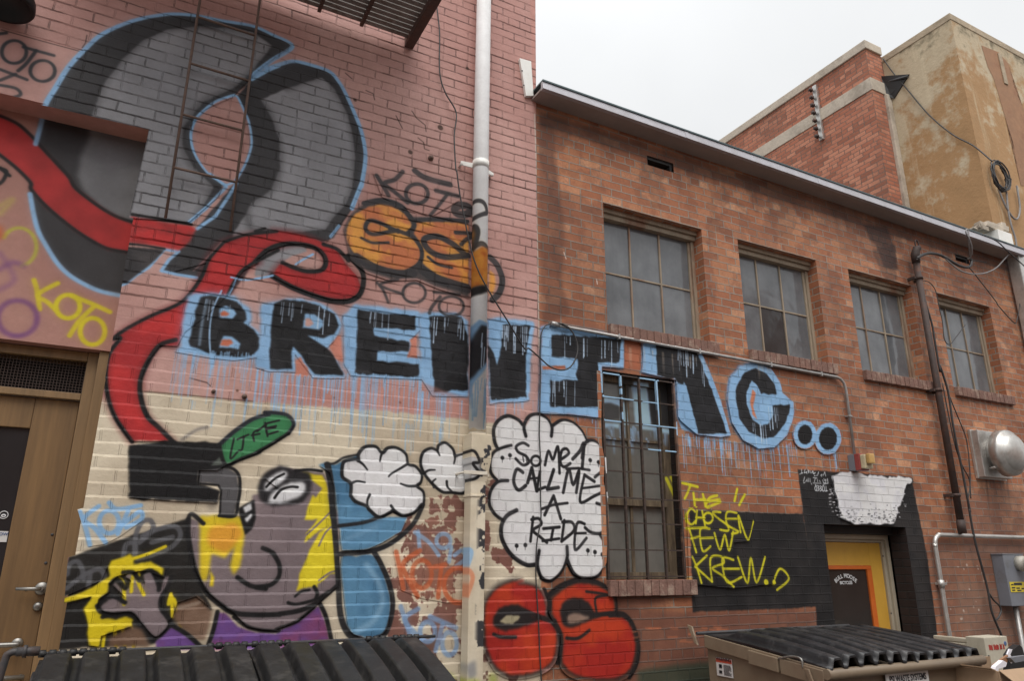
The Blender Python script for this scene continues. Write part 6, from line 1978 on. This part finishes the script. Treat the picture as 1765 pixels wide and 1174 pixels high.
b = MB(); b.hexa([(xL - .06, yK + .02, zK - .07), (xL - .045, yK + .02, zK - .07), (xL - .045, yK + .05, zK - .06), (xL - .06, yK + .05, zK - .06), (xL - .035, yK + .10, zK + .05), (xL - .02, yK + .10, zK + .05), (xL - .02, yK + .15, zK + .06), (xL - .035, yK + .15, zK + .06)], .003)
b.build('hinge_ear', M_TAN, td)
b = MB(); b.tube(curve3([(xL - .02, yF + .35, zF + .02), (xL - .02, yF + .25, zF + .045), (xL - .02, yF + .17, zF + .04), (xL - .02, yF + .16, zF - .01)]), .007, 8); b.build('wire_loop', M_STEEL, td)
b = MB(); b.hexa([(xL - .045, yF + .02, zF - .22), (xL - .03, yF + .02, zF - .22), (xL - .03, yF + .05, zF - .22), (xL - .045, yF + .05, zF - .22), (xL - .045, yF + .10, zF - .01), (xL - .03, yF + .10, zF - .01), (xL - .03, yF + .13, zF - .01), (xL - .045, yF + .13, zF - .01)], .003); b.build('latch_bar', M_TAN, td)
b = MB(); b.tube([(xL + .2, yF - .05, .62), (xRr - .0, yF - .05, .66)], .02, 12); b.build('lower_bar', M_TAN, td)
xm_ = W(1575, 1130, yF).x
mkz = lambda up, cr: (lambda t: zK - .006 + up + (zF - zK) * t + cr * math.sin(math.pi * t))
ribbed_lid(xL + .0, xm_, yK + .01, yF - .03, mkz(.008, .018), 6, .055, .16, .03, sharp=4).build('lid', M_LID2, td, 'warped black corrugated lid on the left half')
ribbed_lid(xm_ + .01, xRr + .01, yK + .01, yF - .01, mkz(.0, .01), 5, .055, .05, .0, sharp=4).build('lid', M_LID2, td, 'flatter black corrugated lid on the right half')
b = MB(); b.tube([(xL - .06, yK + .02, zK + .01), (xRr + .04, yK + .02, zK + .01)], .012, 10); b.build('hinge_rod', M_DUMPD, td)
# labels
wq = [Wx(1232, 1133.5, xL - .002), Wx(1260, 1139, xL - .002), Wx(1259.5, 1171.5, xL - .002), Wx(1231, 1164.5, xL - .002)]
ya_, yb3 = wq[0].y, wq[1].y
zt_, zb_2 = wq[0].z, wq[3].z
def sidex(z):   # body side leans in slightly
    t = (z - .16) / (zF - .21)
    return xL + .03 + (.012 - .03) * t - .004
def sq(b, y0, y1, z0, z1, d):
    b.quad((sidex(z0) - d, y0, z0), (sidex(z0) - d, y1, z0), (sidex(z1) - d, y1, z1), (sidex(z1) - d, y0, z1))


b = MB(); sq(b, ya_, yb3, zb_2, zt_, .002); wl_ = b.build('warning_label', M_LABELW, td, 'white and red WARNING label')
b = MB(); zz = zt_ - (zt_ - zb_2) * .25; sq(b, ya_ - .003, yb3 + .003, zz, zt_ - .004, .004); b.build('red_band', M_REDL, wl_)
b = MB()
rr = random.Random(5)
for k in range(11):
    z0 = zz - .012 - k * (zz - zb_2 - .02) / 11
    yy0 = ya_ + (yb3 - ya_) * .46
    sq(b, yy0, yy0 + (yb3 - ya_) * rr.uniform(.3, .48), z0 - .0035, z0, .004)
for cz_ in (.32, .72):
    c0 = zz - (zz - zb_2) * cz_; y0 = ya_ + (yb3 - ya_) * .22
    for k in range(5):
        s_ = rr.uniform(.006, .016)
        sq(b, y0 + rr.uniform(-.012, .012), y0 + s_ * -1 + rr.uniform(-.012, .012), c0 - s_ / 2, c0 + s_ / 2 + rr.uniform(0, .01), .0045)
b.build('print_lines', M_INK, wl_)
text('WARNING', abs(yb3 - ya_) * .19, M_INK, wl_, (sidex(zz) - .007, (ya_ + yb3) / 2, zz + .012), (0, -1, 0), (0, 0, 1), 'warning_lettering', .0005)
sA, sB = W(1527, 1157, yF), W(1600, 1151.5, yF)
ysg = yF + .012
zsg = (sA.z + sB.z) / 2
b = MB(); b.box(sA.x, sB.x, ysg - .006, ysg, zsg - .3, zsg + .012, .002); sg = b.build('company_sign', M_LABELW, td, 'white sign lettered PSI WASTE SYSTEMS')
wS = sB.x - sA.x
text('PSI WASTE SYSTEMS', wS * .128, M_INK, sg, ((sA.x + sB.x) / 2, ysg - .008, zsg - wS * .165), (1, 0, 0), (0, 0, 1), 'sign_lettering', .0006, squeeze=.76)
b = MB(); b.tube([Vector(((sA.x + sB.x) / 2 + wS * .36 * math.cos(t), ysg - .008, zsg - .17 + wS * .22 * math.sin(t))) for t in np.linspace(0, 2 * math.pi, 33)], .006, 6, False); b.build('sign_emblem', M_INK, sg)

# ------------------------------------------------------------------ ivory cabinet, cardboard and rubbish behind the tan dumpster
yc = -.62
cA, cB = W(1696, 1101, yc), W(1735, 1096.5, yc)
cb_ = thing('cabinet', 'ivory metal cabinet with red lettering behind the tan dumpster', 'cabinet', ((cA.x + cB.x) / 2, yc, 0))
zc2 = (cA.z + cB.z) / 2
b = MB(); b.box(cA.x, cB.x, yc, yc + .16, .1, zc2, .006); b.build('body', M_CABIN, cb_)
wC = cB.x - cA.x
b = MB(); rr = random.Random(4)      # four worn red words, no longer readable
for w0, w1 in ((.14, .30), (.34, .56), (.61, .71), (.75, .81)):
    u = w0
    while u < w1 - .015:
        b.box(cA.x + wC * u, cA.x + wC * (u + .024), yc - .0022, yc - .0006, zc2 - wC * (.30 + rr.uniform(-.005, .01)), zc2 - wC * (.17 + rr.uniform(0, .03))); u += .033
b.build('red_lettering', M_REDINK, cb_)
b = MB(); b.lathe([(.012, -.002), (.018, -.003), (.018, 0)], (cA.x + wC * .87, yc, zc2 - wC * .17), 'y', 12); b.build('blue_mark', M_BLUEINK, cb_)
b = MB(); hh = W(1704.5, 1134, yc); b.lathe([(.001, -.003), (.016, -.003), (.018, 0)], (hh.x, yc, hh.z), 'y', 14); b.build('lock_hole', M_BLACK, cb_)
e0 = W(1667, 1104, yc + .25)
b = MB(); b.box(e0.x, cA.x + .1, yc + .17, yc + .5, .1, e0.z - .02, .012); b.box(e0.x - .02, cA.x + .1, yc + .165, yc + .52, e0.z - .019, e0.z + .02, .008)
tag(b.build('storage_bin', M_CABIN), 'low ivory bin half hidden behind the ivory cabinet', 'bin')

yk = -1.55
kA = W(1722, 1158, yk)
kx = kA.x
bx = thing('cardboard_box', 'open brown cardboard box at the bottom right corner', 'box', (kx + .3, yk + .2, 0))
b = MB(); b.box(kx, kx + .75, yk, yk + .012, kA.z - .5, kA.z, .002); b.box(kx, kx + .012, yk + .013, yk + .5, kA.z - .5, kA.z, .002); b.box(kx + .013, kx + .75, yk + .49, yk + .5, kA.z - .5, kA.z); b.box(kx + .013, kx + .74, yk + .013, yk + .489, kA.z - .5, kA.z - .49)
b.build('carton', M_CARD, bx)
b = MB(); b.hexa([(kx - .05, yk + .02, kA.z + .015), (kx - .001, yk + .02, kA.z), (kx - .001, yk + .48, kA.z), (kx - .05, yk + .48, kA.z + .015), (kx - .05, yk + .02, kA.z + .021), (kx - .001, yk + .02, kA.z + .006), (kx - .001, yk + .48, kA.z + .006), (kx - .05, yk + .48, kA.z + .021)]); b.build('flap', M_CARD, bx)
b = MB(); b.hexa([(kx, yk - .14, kA.z - .10), (kx + .7, yk - .14, kA.z - .10), (kx + .7, yk - .002, kA.z), (kx, yk - .002, kA.z), (kx, yk - .14, kA.z - .094), (kx + .7, yk - .14, kA.z - .094), (kx + .7, yk - .002, kA.z + .006), (kx, yk - .002, kA.z + .006)]); b.build('flap', M_CARD, bx)


def slab(name, label, cat, m_, pts, Y, th, lean=0.0):
    """thin stiff sheet leaning among the rubbish, outline surveyed at its own depth"""
    q_ = [W(x_, y_, Y) for x_, y_ in pts]
    b = MB()
    zb0 = min(v.z for v in q_)
    f = [b.b.verts.new((v.x, v.y + (v.z - zb0) * lean, v.z)) for v in q_]
    k_ = [b.b.verts.new(v.co + Vector((0, th, 0))) for v in f]
    b.b.faces.new(f); b.b.faces.new(k_[::-1])
    for i in range(len(f)):
        j = (i + 1) % len(f)
        b.b.faces.new((f[i], k_[i], k_[j], f[j]))
    return tag(b.build(name, m_), label, cat)


S1 = lambda s_: [(1670 + float(a.split(',')[0]) / 13.98, 1090 + float(a.split(',')[1]) / 13.98) for a in s_.split()]
slab('paper_carton', 'white printed carton sticking out of the cardboard box', 'carton', M_PAPER, S1("650,840 830,690 920,745 890,840 720,890 690,1050 600,1050"), yk + .1, .03, .0)
slab('paper_strip', 'small white strip of card on the rubbish', 'paper', M_PAPER, S1("930,540 985,410 1050,420 1000,550 1030,600 1040,760 960,640"), yk + .26, .01, .0)
slab('rubbish_bag', 'black rubbish bag behind the cardboard box', 'bag', M_BLACK, S1("1000,560 1080,430 1160,360 1220,310 1290,380 1340,560 1420,700 1420,1000 1000,1000"), yk + .3, .05, .0)
slab('plastic_tray', 'dark grey plastic tray lying on the cardboard', 'tray', M_GREYBOX, S1("1010,630 1150,600 1400,570 1400,690 1110,745"), yk + .12, .03, .0)
slab('broken_board', 'dark brown scrap of board beside the white carton', 'board', M_RUST, S1("600,800 940,560 960,640 920,745 830,690 650,840"), yk + .15, .015, .0)

# ------------------------------------------------------------------ buildings beyond the roof
xo, yo0, yo1 = 10.4, 10.4 / 2.0308 - 4.6, 1.70
zo = 1.75 + 1.613 * 5.12
ob_ = thing('stucco_building', 'tall ochre stucco building with stained grey corner behind the roof', 'building', (12.5, 4, 0))
b = MB(); b.box(xo, xo + 9, yo0, 9, 0, zo - .12); b.build('wall', M_STUCCO, ob_, 'ochre stucco wall')
b = MB(); b.box(xo - .01, xo + 9, yo0 - .01, 9, zo - .119, zo, .01); b.build('parapet', M_STUCCO2, ob_)
def stain(name, pts_l, plane, m_, parent, label=None):
    """thin patch of different render, its own outline on the wall"""
    b = MB()
    q_ = [(Wx(x_, y_, xo) if plane == 'x' else W(x_, y_, yo0)) for x_, y_ in pts_l]
    off = Vector((-.004, 0, 0)) if plane == 'x' else Vector((0, -.004, 0))
    vs_ = [b.b.verts.new(v + off) for v in q_]
    f = b.b.faces.new(vs_)
    bmesh.ops.triangulate(b.b, faces=[f])
    return b.build(name, m_, parent, label)


rust = thing('steel_panel', 'rust brown steel strip running down the ochre building', 'panel', tuple(W(1712, 150, yo0)))
stain('sheet', T("b: 1490,285 1600,330 1660,400 1700,560 1761,700 1761,1174 1740,1174 1690,900 1640,740 1570,500 1530,420"), 'y', M_RUST, rust)
opn = W(1727, 118, yo0)
b = MB(); b.box(opn.x - .05, opn.x + .05, yo0 - .02, yo0 - .006, opn.z - .3, opn.z + .28, .004); b.build('slot', M_STUCCO2, rust)

# awning like vent flap at the joint of the two far buildings
q_ = [Wx(1524, 134, xo), Wx(1568, 128, xo), Wx(1542, 170, xo), Wx(1534, 168, xo)]
fl = thing('vent_flap', 'small black triangular vent flap at the corner of the ochre building', 'vent', tuple(q_[2]))
b = MB()
v0 = [b.b.verts.new(q_[0] + Vector((-.10, 0, 0))), b.b.verts.new(q_[1] + Vector((-.02, 0, 0))), b.b.verts.new(q_[2] + Vector((-.02, 0, 0))), b.b.verts.new(q_[3] + Vector((-.07, 0, 0)))]
v1 = [b.b.verts.new(v.co + Vector((.02, 0, .0))) for v in v0]
b.b.faces.new(v0); b.b.faces.new(v1[::-1])
for i in range(4):
    j = (i + 1) % 4
    b.b.faces.new((v0[i], v1[i], v1[j], v0[j]))
b.build('flap', M_BLACK, fl)
b = MB(); b.tube([q_[0] + Vector((-.05, 0, -.12)), q_[1] + Vector((-.05, 0, -.05))], .02, 8); b.build('stay', M_DUMPD, fl)
cpz = [Wx(x_, y_, xo - .03) for x_, y_ in T("b: 870,370 950,480 1020,560 1160,725 1310,850 1440,920 1560,1020")]
b = MB(); b.tube(curve3(cpz), .010, 8); tag(b.build('cable', M_RUBBER), 'thin cable running down the ochre wall to the coil', 'cable')
cc = W(1722, 304, yo0 - .06)
b = MB()
rr = random.Random(8)
for k in range(7):
    rx_, rz_ = .19 + rr.uniform(-.035, .03), .22 + rr.uniform(-.04, .04)
    ox_, oz_ = rr.uniform(-.02, .02), rr.uniform(-.03, .02)
    b.tube([Vector((cc.x + ox_ + rx_ * math.cos(t), cc.y + rr.uniform(-.01, .01) - k * .006, cc.z + oz_ + rz_ * math.sin(t))) for t in np.linspace(0, 2 * math.pi, 26)], .010, 6, False)
tag(b.build('cable_coil', M_RUBBER), 'coil of black cable hanging on the ochre wall', 'cable coil')
pts_ = T("d: 1600,20 1640,120 1690,200 1722,205 1735,140 1720,30 1715,0")
b = MB(); b.tube(curve3([W(x_, y_, yo0 - .05) for x_, y_ in pts_]), .014, 8); tag(b.build('cable', M_GCABLE), 'slack grey loop of wire below the cable coil', 'cable')
b = MB(); b.tube(curve3([W(x_, y_, yo0 - .05) for x_, y_ in T("d: 1650,40 1660,150 1680,250 1705,330 1715,390")]), .014, 8); tag(b.build('cable', M_GCABLE), 'grey wire dropping from the coil to the roof end', 'cable')

xr_, yr_ = 9.985, 1.70
zr_ = 1.75 + 1.3394 * 6.295
rb = thing('red_brick_building', 'red brick building with concrete coping behind the roof', 'building', (xr_ + .2, 6, 0))
zband1, zband0 = Wx(1515, 142, xr_ + .2).z, Wx(1513, 160, xr_).z
zb1_ = W(1508, 137, yr_).z; zb0_ = W(1510, 157, yr_).z
b = MB()
b.box(xr_, xo + .3, yr_, 12, 0, zb0_); b.build('wall', M_REDBRICK, rb, 'rough red brick wall')
b = MB(); b.box(xr_ - .015, xo + .3, yr_ - .015, 12, zb0_ + .001, zb1_, .006); b.build('concrete_band', M_CONC, rb)
b = MB(); b.box(xr_ + .005, xo + .29, yr_ + .005, 12, zb1_ + .001, zr_ - .16); b.build('upper_wall', M_REDBRICK, rb, 'cleaner red brick parapet wall')
b = MB(); b.box(xr_ - .03, xo - .02, yr_ - .03, 12, zr_ - .159, zr_, .012); b.build('coping', M_CONC, rb)
# cement smear at the joint
b = MB(); b.box(xr_ + .30, xo - .001, yr_ - .05, yr_ + .01, 5.2, zb0_ - .002, .01); b.build('cement_joint', M_CONC, rb)
# bracket rack on the brick wall
br0, br1 = Wx(1403, 148, xr_ - .03), Wx(1418, 240, xr_ - .03)
rk = thing('insulator_rack', 'rusty steel insulator rack on the red brick wall', 'bracket', tuple(br1))
b = MB(); b.box(br0.x - .02, xr_ - .001, br0.y - .05, br0.y + .03, br1.z, br0.z, .004); b.build('strut', M_GALV, rk)
for k in range(7):
    zz = br1.z + (br0.z - br1.z) * (k + .4) / 7
    b = MB(); b.lathe([(.014, -.10), (.036, -.085), (.02, -.06), (.038, -.04), (.015, -.02), (.01, .0)], (br0.x - .02, br0.y + .02, zz), 'x', 12)
    b.build('insulator', M_MAST, rk)

# unseen building added across the alley to shape light and window reflections
op = thing('added_opposite_building', 'added unseen brick building across the alley with an arched gable', 'building', (6, -11, 0))
b = MB(); b.box(-14, 30, -17, -11.2, 0, 5.6); b.build('wall', M_BRICKBARE, op)
b = MB()
ar = [(16.3, 5.6)] + [(17.7 + 1.4 * math.cos(a), 9.3 + 1.1 * math.sin(a)) for a in np.linspace(math.pi, 0, 15)] + [(19.1, 5.6)]
f_ = [b.b.verts.new((x_, -11.2, z_)) for x_, z_ in ar]; k_ = [b.b.verts.new((x_, -11.7, z_)) for x_, z_ in ar]
b.b.faces.new(f_); b.b.faces.new(k_[::-1])
for i in range(len(ar)):
    j = (i + 1) % len(ar); b.b.faces.new((f_[i], f_[j], k_[j], k_[i]))
b.build('gable', M_BRICKBARE, op)
b = MB(); b.box(-14.05, 30, -17, -11.15, 5.601, 5.72); b.build('coping', M_CONC, op)

bpy.context.view_layer.update()
